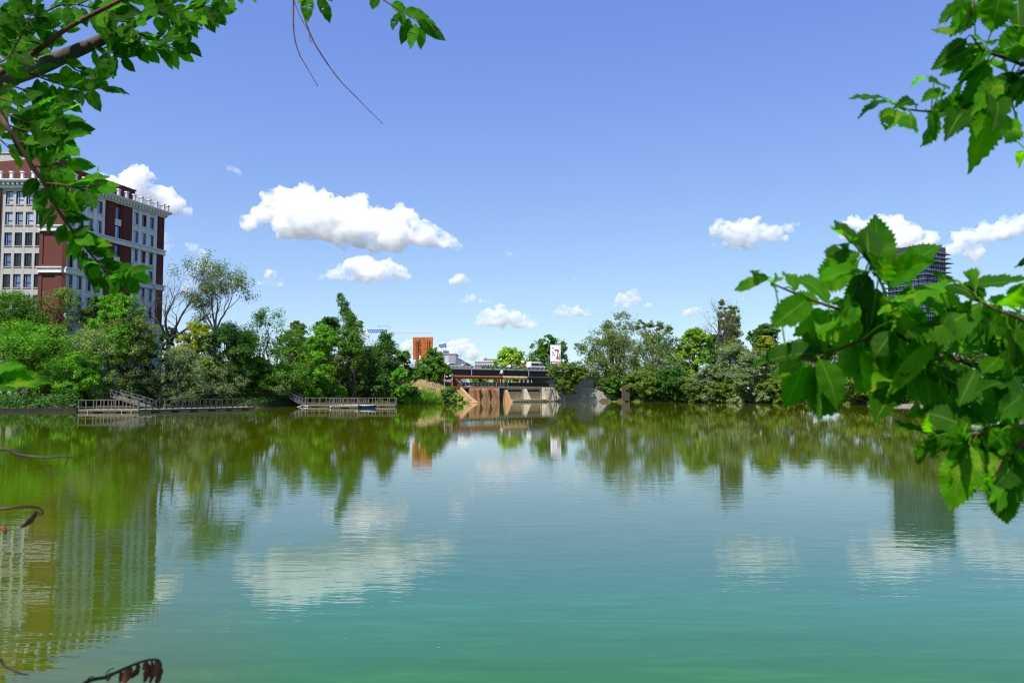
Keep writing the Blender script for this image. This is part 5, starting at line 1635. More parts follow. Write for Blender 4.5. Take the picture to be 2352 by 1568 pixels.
def chimney():
    D = 700
    c = at(1115.4, 836, D); k = D / F
    root = empty('striped_chimney', (c.x, D, 3), 0, 'tiny red and white striped chimney on the skyline over the bridge', 'chimney')
    zt = ZD(822, D) - 3
    RR = plain('chimney_red', (.45, .06, .05), .7, bmp=0); WW = plain('chimney_white', (.7, .68, .66), .7, bmp=0)
    for i in range(7):
        b = MB(); b.tube([(0, 0, zt * i / 7), (0, 0, zt * (i + 1) / 7)], [1.5 - .05 * i, 1.45 - .05 * i], 12); b.build('band', RR if i % 2 == 0 else WW, root)
chimney()
b = MB(); b.box((XD(1212, 330), 330, 7.5), (10, 8, 9)); o = b.build('orange_roof_house', plain('house_wall', (.6, .5, .4), .8)); tag(o, 'small house with an orange roof behind the golden bush beyond the bridge', 'house')
b = MB(); b.prism([Vector((-5.6, -4.6, 0)), Vector((5.6, -4.6, 0)), Vector((5.6, 0, 2.4)), Vector((-5.6, 0, 2.4))], (0, 0, .2)); b.prism([Vector((-5.6, 4.6, 0)), Vector((5.6, 4.6, 0)), Vector((5.6, 0, 2.4)), Vector((-5.6, 0, 2.4))], (0, 0, .2))
r = b.build('roof', plain('roof_orange', (.62, .22, .06), .8), o); r.location = (XD(1212, 330), 330, 12)
# ------------------------------------------------------------------ floating docks
WOOD = plain('weathered_wood', (.15, .125, .10), .9, var=.4, scale=3, c2=(.07, .058, .048))
PLANK = plain('sun_bleached_planks', (.46, .41, .32), .9, var=.3, scale=4, stretch=(1, 1, 1))
PONT = concrete('pontoon_concrete', (.23, .25, .245), .1, (.1, .12, .10), .5, (.08, .09, .08))
RAILD = plain('wood_dark', (.15, .115, .09), .9, var=.4)

def dock_strip(root, a, d, L, w, side, rails, ph=1.18, step=1.15, pont=True, deckz=.40):
    """a: front corner, d: direction, w: width towards 'side'"""
    a, d, side = Vector(a), Vector(d).normalized(), Vector(side).normalized()
    dk = MB()
    n = max(2, int(L / .16))
    for i in range(n):
        s = L * (i + .5) / n
        dk.box(a + d * s + side * w / 2 + Vector((0, 0, deckz - .03 + .006 * ((i * 7) % 3))), (L / n * .93, w, .06), ax=d, ay=side)
    dk.build('deck', PLANK, root)
    fr = MB()
    for o in (.06, w - .06): fr.box(a + d * L / 2 + side * o + Vector((0, 0, deckz - .17)), (L, .1, .2), ax=d, ay=side)
    for s in np.arange(.3, L, 1.6): fr.box(a + d * s + side * w / 2 + Vector((0, 0, deckz - .17)), (.1, w - .24, .18), ax=d, ay=side)
    fr.build('frame', RAILD, root)
    if pont:
        s = .1
        while s < L - .8:
            l = min(1.7, L - s - .05)
            p = MB(); p.box(a + d * (s + l / 2) + side * w / 2 + Vector((0, 0, -.02)), (l, w - .16, .5), ax=d, ay=side); p.build('pontoon', PONT, root, bevel=.04)
            s += 3.0
    for (o, s0, s1) in rails:
        rl = MB()
        rl.bar(a + d * s0 + side * o + Vector((0, 0, deckz + ph)), a + d * s1 + side * o + Vector((0, 0, deckz + ph)), .13, .09)
        rl.bar(a + d * s0 + side * o + Vector((0, 0, deckz + .30)), a + d * s1 + side * o + Vector((0, 0, deckz + .30)), .05, .10)
        rail = rl.build('railing', WOOD, root)
        k = max(1, round((s1 - s0) / step))
        for i in range(k + 1):
            p = a + d * (s0 + (s1 - s0) * i / k) + side * o
            q = MB(); q.bar(p + Vector((0, 0, deckz - .28)), p + Vector((0, 0, deckz + ph - .045)), .11); q.build('railing_post', WOOD, rail)

def dock_long():
    root = empty('floating_dock', (0, 0, 0), 0, 'long L-shaped wooden floating dock with railings on the left bank', 'dock', 'floating docks')
    A0, B0, E0 = Vector((-55.6, 102.4, 0)), Vector((-47.8, 102.4, 0)), Vector((-38.3, 119.0, 0))
    root.location = B0
    O = B0
    d = (E0 - B0).normalized(); sd = Vector((-d.y, d.x, 0))
    dock_strip(root, A0 - O, (1, 0, 0), 7.7, 4.6, (0, 1, 0), [(.08, 0, 7.6), (4.5, 0, 5.0)], 1.2, .97)
    dock_strip(root, (B0 - O) + d * .05 + sd * .02, d, (E0 - B0).length, 2.5, sd, [(.08, .0, 19.0), (2.4, 5.5, 19.0)], 1.2, 1.0)
    b = MB()
    for x in (-6.5, -.9, -2.1): b.tube([(x, -.08, .3), (x - .05, -.16, .1), (x + .02, -.12, -.2)], .035, 6)
    b.build('mooring_rope', plain('rope', (.6, .58, .52), .9), root)
dock_long()

def gangway(label, p, q, w=1.3, h=1.1, mat=None, n=6):
    p, q = Vector(p), Vector(q)
    root = empty('gangway', p, 0, label, 'gangway', 'gangways down to the docks')
    mat = mat or plain('aluminium', (.19, .195, .20), .5, .4, bmp=0)
    d = q - p; s = Vector((-d.y, d.x, 0)).normalized() * w
    b = MB(); L = d.length
    dn2 = d.normalized()
    b.box(d / 2 + s / 2, (L, w, .07), ax=dn2, ay=s.normalized()); b.build('walkway', WOOD, root)
    for o in (Vector((0, 0, 0)), s):
        b = MB()
        b.bar(o, d + o, .08); b.bar(o + Vector((0, 0, h)), d + o + Vector((0, 0, h)), .06)
        b.bar(o + d * .02 + Vector((0, 0, h * .5)), d + o + Vector((0, 0, h * .5)), .04)
        for i in range(n + 1): b.bar(o + d * (i / n), o + d * (i / n) + Vector((0, 0, h)), .06)
        for i in range(n):
            if i % 2: b.bar(o + d * (i / n), o + d * ((i + 1) / n) + Vector((0, 0, h)), .045)
            else: b.bar(o + d * (i / n) + Vector((0, 0, h)), o + d * ((i + 1) / n), .045)
        b.build('truss_rail', mat, root)
gangway('pale metal gangway sloping down onto the long dock', (-47.4, 106.4, .5), (-57.2, 116.5, 1.95), 1.3, 1.0)

def dock_short():
    D = 138.5
    xa, xb = XD(692, D), XD(909, D)
    O = Vector((xa, D, 0))
    root = empty('floating_dock', O, 0, 'shorter wooden floating dock with a blue boat moored to it', 'dock', 'floating docks')
    dock_strip(root, (0, 0, 0), (1, 0, 0), xb - xa, 2.2, (0, 1, 0), [(2.12, .2, xb - xa - .1), (.08, .2, 4.4), (.08, 9.8, xb - xa - .05)], 1.16, 1.2)
    f0, f1 = XD(756, 128.0) - xa, XD(822, 128.0) - xa
    dock_strip(root, (f0, -10.0, 0), (1, 0, 0), f1 - f0, 9.95, (0, 1, 0), [(.08, 0, f1 - f0)], 1.16, 1.15)
    for x in (f0 + .06, f1 - .06):
        b = MB(); b.bar((x, -9.9, 1.56), (x, -.1, 1.56), .1); b.bar((x, -9.9, .7), (x, -.1, .7), .06); rail = b.build('railing', WOOD, root)
        for y in np.arange(-9.9, 0, 1.65): q = MB(); q.bar((x, y, .1), (x, y, 1.5), .11); q.build('railing_post', WOOD, rail)
    b = MB(); b.tube([(-.9, -.5, -.2), (.3, .1, .25), (1.3, -.1, .1)], .07, 6); b.tube([(f0 + .2, -10.1, .4), (f0 + .25, -10.25, .1)], .05, 6); b.build('mooring_rope', plain('rope_grey', (.55, .55, .52), .9), root)
    # boat
    bx = XD(842, 129.0)
    bt = empty('rowing_boat', (bx, 129.6, 0), 0, 'small blue rowing boat with a white rim moored at the short dock', 'boat')
    bt.location.x = XD(842, 129.6)
    prof = []
    n = 14
    Lb, Wb = 3.3, 1.25
    V, Fc = [], []
    m = 9
    for i in range(n + 1):
        t = i / n
        x = (t - .5) * Lb
        w = Wb / 2 * (max(0, 1 - (max(0, t - .45) / .55) ** 2.4)) ** .6 * (.82 + .18 * min(1, t / .3))
        w = max(w, .02)
        sheer = .42 + .14 * (abs(t - .45) / .55) ** 2
        keel = -.12 + .22 * max(0, (t - .75) / .25) ** 2
        for j in range(m):
            a = -1 + 2 * j / (m - 1)
            V.append((x, w * math.copysign(abs(a) ** .75, a), keel + (sheer - keel) * abs(a) ** 2.2))
    for i in range(n):
        for j in range(m - 1): Fc.append((i * m + j, (i + 1) * m + j, (i + 1) * m + j + 1, i * m + j + 1))
    Fc.append(tuple(range(m)))
    b = MB(); b.add(V, Fc)
    hull = b.build('hull', plain('boat_blue', (.02, .05, .30), .4, var=.25, bmp=0, spec=.5), bt, smooth=True)
    sd = hull.modifiers.new('thick', 'SOLIDIFY'); sd.thickness = .04
    g = MB()
    for j in (0, m - 1): g.tube([V[i * m + j] for i in range(n + 1)], .045, 6)
    g.tube([V[0], V[m - 1]], .045, 6)
    g.build('gunwale', plain('boat_white', (.75, .75, .75), .4, bmp=0), bt)
    g = MB()
    for x in (-.9, .25): g.box((x, 0, .30), (.26, 1.05, .04))
    g.build('bench', PLANK, bt)
dock_short()
gangway('dark metal gangway behind the left end of the short dock', (XD(702, 140), 140.5, .5), (XD(668, 147), 147.5, 2.0), 1.2, 1.1, GREYP, 5)

root = empty('utility_post', (XD(266, 121), 121, ground_z(XD(266, 121), 121) - .1), 0, 'short white utility box standing on the bank behind the long dock', 'utility box')
zb = root.location.z
b = MB(); b.box((0, 0, (ZD(904, 121) - zb) / 2), (.40, .32, ZD(904, 121) - zb)); b.build('cabinet', plain('cabinet_white', (.7, .72, .74), .5, bmp=0), root, bevel=.02)
b = MB(); b.box((0, 0, ZD(904, 121) - zb + .03), (.48, .4, .06)); b.build('lid', GREYP, root)
# dark bank edge wall at far left
b = MB()
pts = [(-260, 99), (-100, 104), (0, 106.4), (100, 108.8), (178, 110.4)]
for (x0, d0), (x1, d1) in zip(pts[:-1], pts[1:]):
    a, c = Vector((XD(x0, d0), d0, 0)), Vector((XD(x1, d1), d1, 0))
    b.prism([a + Vector((0, 0, -1)), c + Vector((0, 0, -1)), c + Vector((0, 0, .42)), a + Vector((0, 0, .45))], (0, .5, 0))
tag(b.build('bank_wall', concrete('mossy_wall', (.045, .042, .034), .3, (.05, .06, .03))), 'low dark mossy wall at the waterline of the left bank', 'retaining wall')

# a crow on the bare tree
def bird():
    p = at(1640.5, 715, 193.6)
    root = empty('bird', p, R(20), 'black bird perched on the left limb of the half-dead tree', 'bird')
    bl = plain('feather_black', (.012, .012, .014), .6, bmp=0)
    b = MB()
    pts = [(-.30, 0, -.16), (-.16, 0, -.05), (-.02, 0, .02), (.10, 0, .10), (.16, 0, .18), (.22, 0, .21), (.27, 0, .205), (.34, 0, .19)]
    b.tube(pts, [.02, .05, .10, .095, .06, .058, .03, .008], 10)
    b.build('body', bl, root, smooth=True)
    b = MB()
    for y in (-.04, .04): b.tube([(.0, y, -.04), (.02, y, -.18)], .012, 5)
    b.build('leg', bl, root)
    b = MB()
    for s in (-1, 1): b.prism([Vector((.1, s * .095, .12)), Vector((-.05, s * .11, .08)), Vector((-.30, s * .05, -.12)), Vector((-.05, s * .10, -.03))], (0, s * .015, 0))
    b.build('wing', bl, root)
bird()
# ------------------------------------------------------------------ the two elms the viewer stands under
def elm_leaf_mat(name, c, gl=.6, blotch=.6, rib=.42, yel=(.30, .30, .02), trans=.5):
    m, nt, out = nodes(name)
    uv = nt.nodes.new('ShaderNodeUVMap').outputs[0]
    sp = nt.nodes.new('ShaderNodeSeparateXYZ'); nt.links.new(uv, sp.inputs[0])
    u, v = sp.outputs[0], sp.outputs[1]                      # u along the midrib 0..1, v across -1..1
    av = math_n(nt, 'ABSOLUTE', v)
    # side veins run obliquely from the midrib to the teeth
    ph = math_n(nt, 'SUBTRACT', math_n(nt, 'MULTIPLY', u, 13.0), math_n(nt, 'MULTIPLY', av, 2.6))
    fr = math_n(nt, 'ABSOLUTE', math_n(nt, 'SUBTRACT', math_n(nt, 'FRACT', ph), .5))
    vein = ramp(nt, fr, [(.0, 1), (.10, 0)])
    mid = ramp(nt, av, [(.0, 1), (.035, 1), (.075, 0)])
    rnd = nt.nodes.new('ShaderNodeNewGeometry').outputs['Random Per Island']
    pos = coords(nt, kind='Position')
    n1 = noise(nt, pos, 26, 5, .65); n2 = noise(nt, pos, 90, 3, .6)
    lo, hi = tuple(x * .36 for x in c), tuple(x * 1.5 for x in c)
    col = ramp(nt, rnd, [(0, lo), (.35, tuple(x * .75 for x in c)), (.6, c), (.85, hi), (1, (hi[0] * 2.0, hi[1] * 1.1, hi[2]))])
    col = mix(nt, math_n(nt, 'MULTIPLY', ramp(nt, n2, [(.3, 0), (.8, 1)]), .35), col, tuple(x * .6 for x in c))
    col = mix(nt, math_n(nt, 'MULTIPLY', ramp(nt, n1, [(.53, 0), (.68, 1)]), math_n(nt, 'MULTIPLY', ramp(nt, rnd, [(.3, .0), (.75, 1)]), blotch)), col, yel)
    col = mix(nt, math_n(nt, 'MULTIPLY', ramp(nt, n2, [(.70, 0), (.76, 1)]), math_n(nt, 'MULTIPLY', ramp(nt, n1, [(.60, 0), (.68, 1)]), .8)), col, (.07, .035, .012))
    col = mix(nt, math_n(nt, 'MULTIPLY', vein, .30), col, tuple(x * 1.7 + .02 for x in c))
    col = mix(nt, math_n(nt, 'MULTIPLY', mid, rib), col, (.20, .30, .03))
    hgt = math_n(nt, 'ADD', math_n(nt, 'MULTIPLY', vein, -.5), math_n(nt, 'MULTIPLY', n2, .5))
    nm = bump(nt, hgt, .5, .003)
    d = nt.nodes.new('ShaderNodeBsdfPrincipled')
    nt.links.new(col, d.inputs['Base Color']); nt.links.new(nm, d.inputs['Normal'])
    d.inputs['Roughness'].default_value = gl; d.inputs['Specular IOR Level'].default_value = .09
    t = nt.nodes.new('ShaderNodeBsdfTranslucent')
    nt.links.new(mix(nt, 1.0, col, (2.2, 2.9, .2), 'MULTIPLY'), t.inputs['Color'])
    mx = nt.nodes.new('ShaderNodeMixShader'); mx.inputs[0].default_value = trans
    nt.links.new(d.outputs[0], mx.inputs[1]); nt.links.new(t.outputs[0], mx.inputs[2])
    nt.links.new(mx.outputs[0], out.inputs[0])
    return m

ELM = elm_leaf_mat('elm_leaf', (.042, .165, .002))
ELMD = elm_leaf_mat('elm_leaf_left', (.036, .150, .001), blotch=.25, rib=.22, gl=.7, trans=.5)
TWIG = bark_mat('twig_bark', (.16, .085, .05), (.06, .03, .02))
LIMB = bark_mat('limb_bark', (.20, .17, .15), (.055, .045, .04))
DRY = plain('dry_leaf', (.20, .065, .022), .85, var=.5, scale=30, c2=(.05, .018, .010))

class Leaves:
    """collects serrated, folded leaves into one mesh with (along, across) texture coordinates"""
    def __init__(self): self.V, self.F, self.UV = [], [], []
    def add(self, base, tip, width, face, fold=.25, arch=.12, twist=0, rng=random, curl=0.0, teeth=13, skew=.0, holes=0):
        base, tip, face = Vector(base), Vector(tip), Vector(face)
        a = tip - base; L = a.length; a = a / L
        nrm = (face - a * face.dot(a)); nrm.normalize()
        nrm = Quaternion(a, twist) @ nrm
        b = a.cross(nrm).normalized()
        nseg = teeth * 2
        b0 = len(self.V)
        acr = (-1, -.55, 0, .55, 1)
        ph = rng.uniform(0, 6)
        for i in range(nseg + 1):
            t = i / nseg
            w = width * .5 * (math.sin(PI * min(1, t ** .80)) ** .78) * (1.0 - .18 * t)
            if t > .80: w *= 1 - .35 * ((t - .80) / .2)
            w = max(w, L * .004)
            tooth = (1.0 + .085 * (1 if i % 2 else -1) * min(1, t * 6)) if 0 < i < nseg else 1
            for q in acr:
                ww = w * (1 + skew * (1 if q > 0 else -1) * (1 - t))
                e = ww * q * (tooth if abs(q) == 1 else 1)
                sh = (.028 * L * (1 if i % 2 else -.4) if abs(q) == 1 and 0 < i < nseg else 0)
                x = t * L + abs(q) * .05 * L * math.sin(PI * t) + sh
                z = abs(e) * fold + arch * L * (math.sin(PI * t * .9) - t * .35) - curl * L * t * t
                z += .018 * L * math.sin(t * 22 + ph + (2 if q > 0 else 0)) * abs(q) + .010 * L * math.sin(q * 4 + t * 9 + ph)
                self.V.append(base + a * x + b * e + nrm * z)
                self.UV.append((t, q))
        for i in range(nseg):
            for j in range(4):
                if holes and rng.random() < holes and 4 < i < nseg - 4 and j in (1, 2): continue
                self.F.append((b0 + i * 5 + j, b0 + i * 5 + j + 1, b0 + (i + 1) * 5 + j + 1, b0 + (i + 1) * 5 + j))
    def stalk(self, p, q, r=.0011):
        m = (p + q) / 2 + Vector((0, 0, .004)); d = (q - p).normalized()
        s1 = d.cross(Vector((0, -1, .2))).normalized() * r; s2 = d.cross(s1).normalized() * r
        for s in (s1, s2):
            b0 = len(self.V)
            self.V += [p - s, p + s, m + s, m - s, q + s, q - s]
            self.UV += [(.5, 0)] * 6
            self.F += [(b0, b0 + 1, b0 + 2, b0 + 3), (b0 + 3, b0 + 2, b0 + 4, b0 + 5)]
    def build(self, name, mat, parent):
        me = bpy.data.meshes.new(name)
        me.from_pydata([tuple(v) for v in self.V], [], self.F)
        uvl = me.uv_layers.new(name='UVMap')
        idx = np.empty(len(me.loops), dtype=np.int32); me.loops.foreach_get('vertex_index', idx)
        uvl.data.foreach_set('uv', np.array(self.UV, dtype=np.float32)[idx].ravel())
        me.materials.append(mat)
        me.polygons.foreach_set('use_smooth', [True] * len(me.polygons))
        o = bpy.data.objects.new(name, me); COL.objects.link(o); o.parent = parent
        return o

def path3(pts):
    """twig given as (x, y, distance) triples"""
    return [at(*p) for p in pts]

def smooth_path(P, n=4):
    out = []
    for i in range(len(P) - 1):
        p0 = P[max(i - 1, 0)]; p1 = P[i]; p2 = P[i + 1]; p3 = P[min(i + 2, len(P) - 1)]
        for k in range(n):
            t = k / n
            out.append(.5 * ((2 * p1) + (p2 - p0) * t + (2 * p0 - 5 * p1 + 4 * p2 - p3) * t * t + (-p0 + 3 * p1 - 3 * p2 + p3) * t ** 3))
    out.append(P[-1])
    return out

def twig_mesh(b, pts, r0, r1, n=7, knots=True, rng=random):
    P = smooth_path(pts, 4)
    rad = [r0 + (r1 - r0) * i / (len(P) - 1) for i in range(len(P))]
    if knots: rad = [r * (1.0 + (.22 if i % 4 == 0 else 0)) for i, r in enumerate(rad)]
    b.tube(P, rad, n)
    return P

TOCAM = Vector((0, -1, .25))

def hand_leaf(LV, bx, by, tx, ty, wpx, D, rng, dt=None, fold=None, arch=None, face=None, curl=None, holes=0):
    """a leaf whose stalk end and tip are known; it hangs a little nearer or farther at the tip"""
    dt = rng.uniform(-.10, .10) if dt is None else dt
    b, t = at(bx, by, D), at(tx, ty, D + dt)
    w = wpx * D / F * 1.26
    f = face or (TOCAM + Vector((rng.uniform(-.5, .5), 0, rng.uniform(-.2, .9)))).normalized() * (1 if rng.random() < .8 else -1)
    LV.add(b, t, w, f, rng.uniform(.12, .45) if fold is None else fold, rng.uniform(-.08, .20) if arch is None else arch, rng.uniform(-.35, .35), rng, rng.uniform(-.08, .26) if curl is None else curl, holes=holes or (.03 if rng.random() < .35 else 0))
    return b

def stalk(b, p, q, r=.0011):
    m = (p + q) / 2 + Vector((0, 0, .004))
    b.tube([p, m, q], [r * 1.1, r, r * .9], 5)

def nearest(paths, p):
    best = None
    for P in paths:
        for q in P:
            d = (q - p).length
            if best is None or d < best[0]: best = (d, q)
    return best[1]

# ---- right tree
def right_elm():
    rng = random.Random(12)
    root = empty('elm_tree', (2.6, .2, .9), 0, 'elm with big serrated leaves on boughs reaching in from the right edge', 'tree', 'trees overhanging the viewer')
    rl = Vector(root.location)
    def build(mb, nm, mat, par=root, smooth=True):
        mb.v = [tuple(Vector(p) - rl) for p in mb.v]
        return mb.build(nm, mat, par, smooth=smooth)
    D = 1.08
    # trunk and boughs
    b = MB()
    b.tube([(2.6, .2, .5), (2.62, .25, 1.6), (2.55, .35, 2.8), (2.5, .3, 4.2), (2.4, .1, 5.6)], [.17, .14, .125, .10, .07], 14)
    build(b, 'trunk', LIMB)
    low = [(1776, 652, D), (1830, 675, D + .01), (1899, 701, D + .02), (1980, 727, D + .03), (2044, 759, D + .03), (2091, 783, D + .03), (2145, 802, D + .02), (2198, 824, D), (2252, 843, D), (2337, 869, D - .01), (2480, 905, D - .05), (2900, 900, D - .25)]
    A = path3(low) + [Vector((1.7, .6, 2.75)), Vector((2.2, .4, 2.9)), Vector((2.55, .32, 2.7))]
    b = MB(); PA = twig_mesh(b, A, .0012, .006)
    b.tube([A[-4], A[-3], A[-2], A[-1]], [.007, .014, .022, .032], 8)
    build(b, 'bough', TWIG)
    upb = [(2139, 256, 1.12), (2213, 246, 1.11), (2292, 207, 1.1), (2352, 165, 1.08), (2500, 120, 1.0), (2900, 60, .85)]
    B = path3([(2080, 251, 1.13)] + upb) + [Vector((1.7, .6, 3.5)), Vector((2.52, .32, 3.4))]
    b = MB(); PB = twig_mesh(b, B, .0011, .005)
    b.tube([B[-3], B[-2], B[-1]], [.006, .013, .028], 8)
    build(b, 'bough', TWIG)
    subs = [[(1961, 560, 1.02), (1997, 603, 1.03), (2019, 641, 1.05), (2033, 675, 1.07), (2050, 755, D + .03)],
            [(1809, 828, .98), (1858, 825, 1.0), (1879, 819, 1.0), (1956, 791, 1.04), (1991, 776, 1.06), (2044, 760, D + .03)],
            [(2220, 663, .98), (2252, 691, .99), (2273, 704, 1.0), (2305, 717, 1.0), (2352, 736, 1.0), (2440, 800, 1.0), (2480, 905, D - .05)],
            [(2078, 864, .97), (2106, 849, .99), (2140, 830, 1.02), (2166, 815, 1.08)],
            [(2214, 997, .96), (2260, 994, .96), (2313, 985, .97), (2400, 960, .99), (2480, 905, D - .05)],
            [(2287, 1085, .95), (2303, 1056, .95), (2329, 1035, .96), (2360, 1010, .97), (2480, 905, D - .05)],
            [(2232, 81, 1.06), (2252, 111, 1.07), (2279, 123, 1.08), (2352, 150, 1.08)],
            [(2222, 60, 1.06), (2235, 10, 1.08), (2270, -60, 1.1), (2500, 40, 1.02)],
            [(2060, 245, 1.13), (2080, 251, 1.13)]]
    paths = [PA, PB]
    for s in subs:
        b = MB(); paths.append(twig_mesh(b, path3(s), .0010, .0026)); build(b, 'twig', TWIG)
    # leaves: (stalk end, tip, width) as they hang
    low_l = [(1751, 645, 1681, 661, 31), (1766, 637, 1722, 628, 26), (1779, 650, 1793, 626, 20), (1770, 655, 1790, 668, 18), (1826, 669, 1797, 632, 30), (1858, 684, 1773, 748, 56), (1905, 697, 1817, 628, 42), (1905, 716, 1864, 770, 68),
             (1880, 763, 1842, 782, 24), (1993, 626, 1877, 645, 50), (1974, 583, 1924, 598, 34), (1952, 558, 1899, 585, 34), (1966, 552, 1914, 510, 22), (1997, 594, 1992, 518, 56), (2015, 630, 2000, 610, 18), (1990, 716, 1955, 655, 54), (1950, 690, 1928, 746, 48),
             (1976, 726, 1900, 700, 40), (1976, 735, 1903, 778, 58), (1954, 790, 1905, 866, 76), (1893, 812, 1724, 840, 66), (1848, 828, 1808, 937, 60), (1840, 830, 1770, 872, 30), (1882, 824, 1930, 935, 58), (1962, 795, 1992, 875, 50), (2037, 642, 2152, 598, 58),
             (2030, 646, 2030, 598, 44), (2181, 640, 2016, 720, 52), (2256, 696, 2085, 762, 76), (2316, 722, 2172, 812, 80), (2222, 652, 2365, 640, 56), (2190, 645, 2150, 622, 34), (2268, 690, 2360, 718, 40), (2178, 752, 2054, 838, 40), (2150, 784, 2036, 908, 36),
             (2122, 842, 2192, 882, 50), (2076, 866, 2132, 956, 66), (2060, 872, 2012, 952, 62), (2040, 870, 2000, 905, 40), (2195, 880, 2133, 958, 48), (2200, 888, 2163, 978, 38), (2256, 806, 2350, 785, 74), (2295, 820, 2256, 858, 40), (2330, 888, 2238, 905, 46),
             (2350, 884, 2262, 965, 70), (2244, 846, 2300, 905, 58), (2214, 900, 2228, 968, 46), (2320, 880, 2280, 1000, 80), (2356, 890, 2315, 1035, 84), (2240, 850, 2200, 935, 54), (2150, 800, 2180, 852, 46), (2095, 785, 2060, 845, 44), (2050, 760, 2010, 820, 50), (2320, 740, 2365, 800, 60), (2352, 735, 2300, 800, 50),
             (2368, 820, 2352, 920, 70), (2365, 940, 2352, 1060, 60), (2370, 650, 2330, 700, 50), (2300, 700, 2345, 672, 40), (2285, 862, 2330, 935, 70), (2110, 790, 2150, 840, 48), (2005, 735, 2060, 790, 46), (2040, 690, 2090, 720, 46), (2100, 740, 2062, 655, 54), (2150, 735, 2112, 665, 56), (2185, 735, 2150, 655, 52), (2062, 730, 2090, 650, 48), (2130, 720, 2178, 668, 48), (2120, 770, 2062, 715, 50), (2140, 780, 2185, 720, 50), (2190, 770, 2212, 700, 54), (2080, 765, 2030, 700, 46)]
    low_2 = [(2222, 972, 2110, 1032, 52), (2140, 990, 2054, 964, 26), (2150, 992, 2118, 985, 24), (2214, 996, 2098, 1042, 38), (2120, 1012, 2108, 1066, 24), (2212, 1000, 2183, 1048, 28), (2190, 1004, 2168, 1050, 36), (2307, 992, 2270, 1022, 46), (2270, 996, 2262, 1030, 36), (2302, 1054, 2226, 1124, 60), (2291, 1080, 2286, 1182, 42),
             (2300, 1066, 2312, 1112, 52), (2276, 1078, 2240, 1152, 42), (2312, 1050, 2275, 1060, 34), (2330, 1036, 2345, 1085, 44), (2352, 1020, 2345, 1062, 30), (2290, 990, 2330, 1030, 50), (2340, 980, 2310, 1030, 56), (2362, 985, 2340, 1050, 60), (2262, 1100, 2268, 1160, 30)]
    up_l = [(2028, 224, 1947, 232, 24), (2053, 240, 1976, 249, 25), (2060, 253, 2032, 303, 50), (2102, 240, 2060, 240, 28), (2094, 260, 2086, 314, 42), (2131, 259, 2140, 318, 38), (2168, 210, 2120, 228, 30), (2146, 184, 2092, 192, 24), (2171, 202, 2134, 188, 40), (2277, 121, 2171, 236, 74), (2260, 112, 2158, 166, 46), (2220, 88, 2155, 140, 30),
            (2215, 64, 2139, 71, 25), (2250, -10, 2222, 86, 50), (2300, -20, 2277, 75, 62), (2335, -15, 2344, 56, 46), (2352, 180, 2236, 290, 70), (2309, 178, 2220, 285, 46), (2253, 250, 2253, 358, 72), (2312, 262, 2306, 334, 66), (2213, 258, 2168, 327, 56), (2152, 255, 2153, 320, 46), (2240, 78, 2292, 88, 40), (2210, -8, 2165, 22, 24), (2222, 0, 2186, 26, 26),
            (2335, 130, 2290, 105, 54), (2352, 110, 2330, 70, 50), (2300, 200, 2260, 180, 46), (2330, 170, 2352, 230, 50), (2320, 230, 2345, 290, 52), (2190, 246, 2205, 300, 46), (2270, 220, 2295, 282, 50), (2200, 222, 2180, 250, 36), (2285, 60, 2340, 95, 50), (2362, 350, 2340, 378, 26), (2362, 560, 2338, 612, 30), (2370, 20, 2330, 50, 46), (2250, 128, 2215, 178, 44), (2352, 60, 2310, 120, 60)]
    for nm, lst, dd0 in (('foliage', low_l, 1.02), ('foliage', low_2, .955), ('foliage', up_l, 1.09)):
        LV = Leaves()
        for i, (bx, by, tx, ty, w) in enumerate(lst):
            Dq = dd0 + rng.uniform(-.05, .05)
            flip = None
            p = hand_leaf(LV, bx, by, tx, ty, w, Dq, rng)
            q = nearest(paths, p)
            if (q - p).length < .14: LV.stalk(q, p)
        LV.V = [v - rl for v in LV.V]
        LV.build(nm, ELM, root)
    # more leaves of the same boughs, behind and between the big ones
    LV = Leaves()
    for P in paths:
        for i in range(2, len(P), 1):
            x = CX + P[i].x / P[i].y * F if P[i].y > .3 else 0
            if not 1870 < x < 5200: continue
            if CY - (P[i].z - CAMH) / P[i].y * F + 113 < 420 and x < 2260: continue
            if rng.random() > (.58 if x > 2150 else .5): continue
            d = (P[i] - P[i - 1]).normalized()
            sv = d.cross(Vector((0, -1, .2))).normalized() * (1 if rng.random() < .5 else -1)
            a = (sv * rng.uniform(.3, 1) - d * rng.uniform(-.2, .9) + Vector((0, rng.uniform(.1, .7), -rng.uniform(.2, .9)))).normalized()
            q = P[i] + a * .012; ln = rng.uniform(.05, .085)
            LV.add(q, q + a * ln, ln * rng.uniform(.52, .68), (Vector((rng.uniform(-.6, .6), -1, rng.uniform(-.2, 1)))).normalized(), rng.uniform(.1, .35), rng.uniform(-.04, .12), rng.uniform(-.5, .5), rng, rng.uniform(-.03, .1))
            LV.stalk(P[i], q + a * .004)
    LV.V = [v - rl for v in LV.V]
    LV.build('foliage', ELM, root)
    shade_canopy(root, rl, (1.75, -.25, 4.5), (1.5, 1.0, 1.0), 520, 31, ELM)
    return root

def shade_canopy(root, rl, c, r, n, seed, mat):
    """unseen rest of the crown, added above and behind the viewer to shade the leaves in view"""
    rng = np.random.default_rng(seed)
    P, O = crown_points([(c[0], c[1], c[2], *r), (c[0] + .6, c[1] - .5, c[2] + .7, r[0] * .8, r[1], r[2] * .8), (c[0] - .7, c[1] - .4, c[2] + .5, r[0] * .7, r[1], r[2] * .7)], n, rng, .3)
    V = leaf_quads(P - np.array(rl), O, .095, rng, .5, .6)
    quads_mesh('crown', V, LM['mid'], 4, root)  # out-of-view leaves added to put the near foliage in partial shade

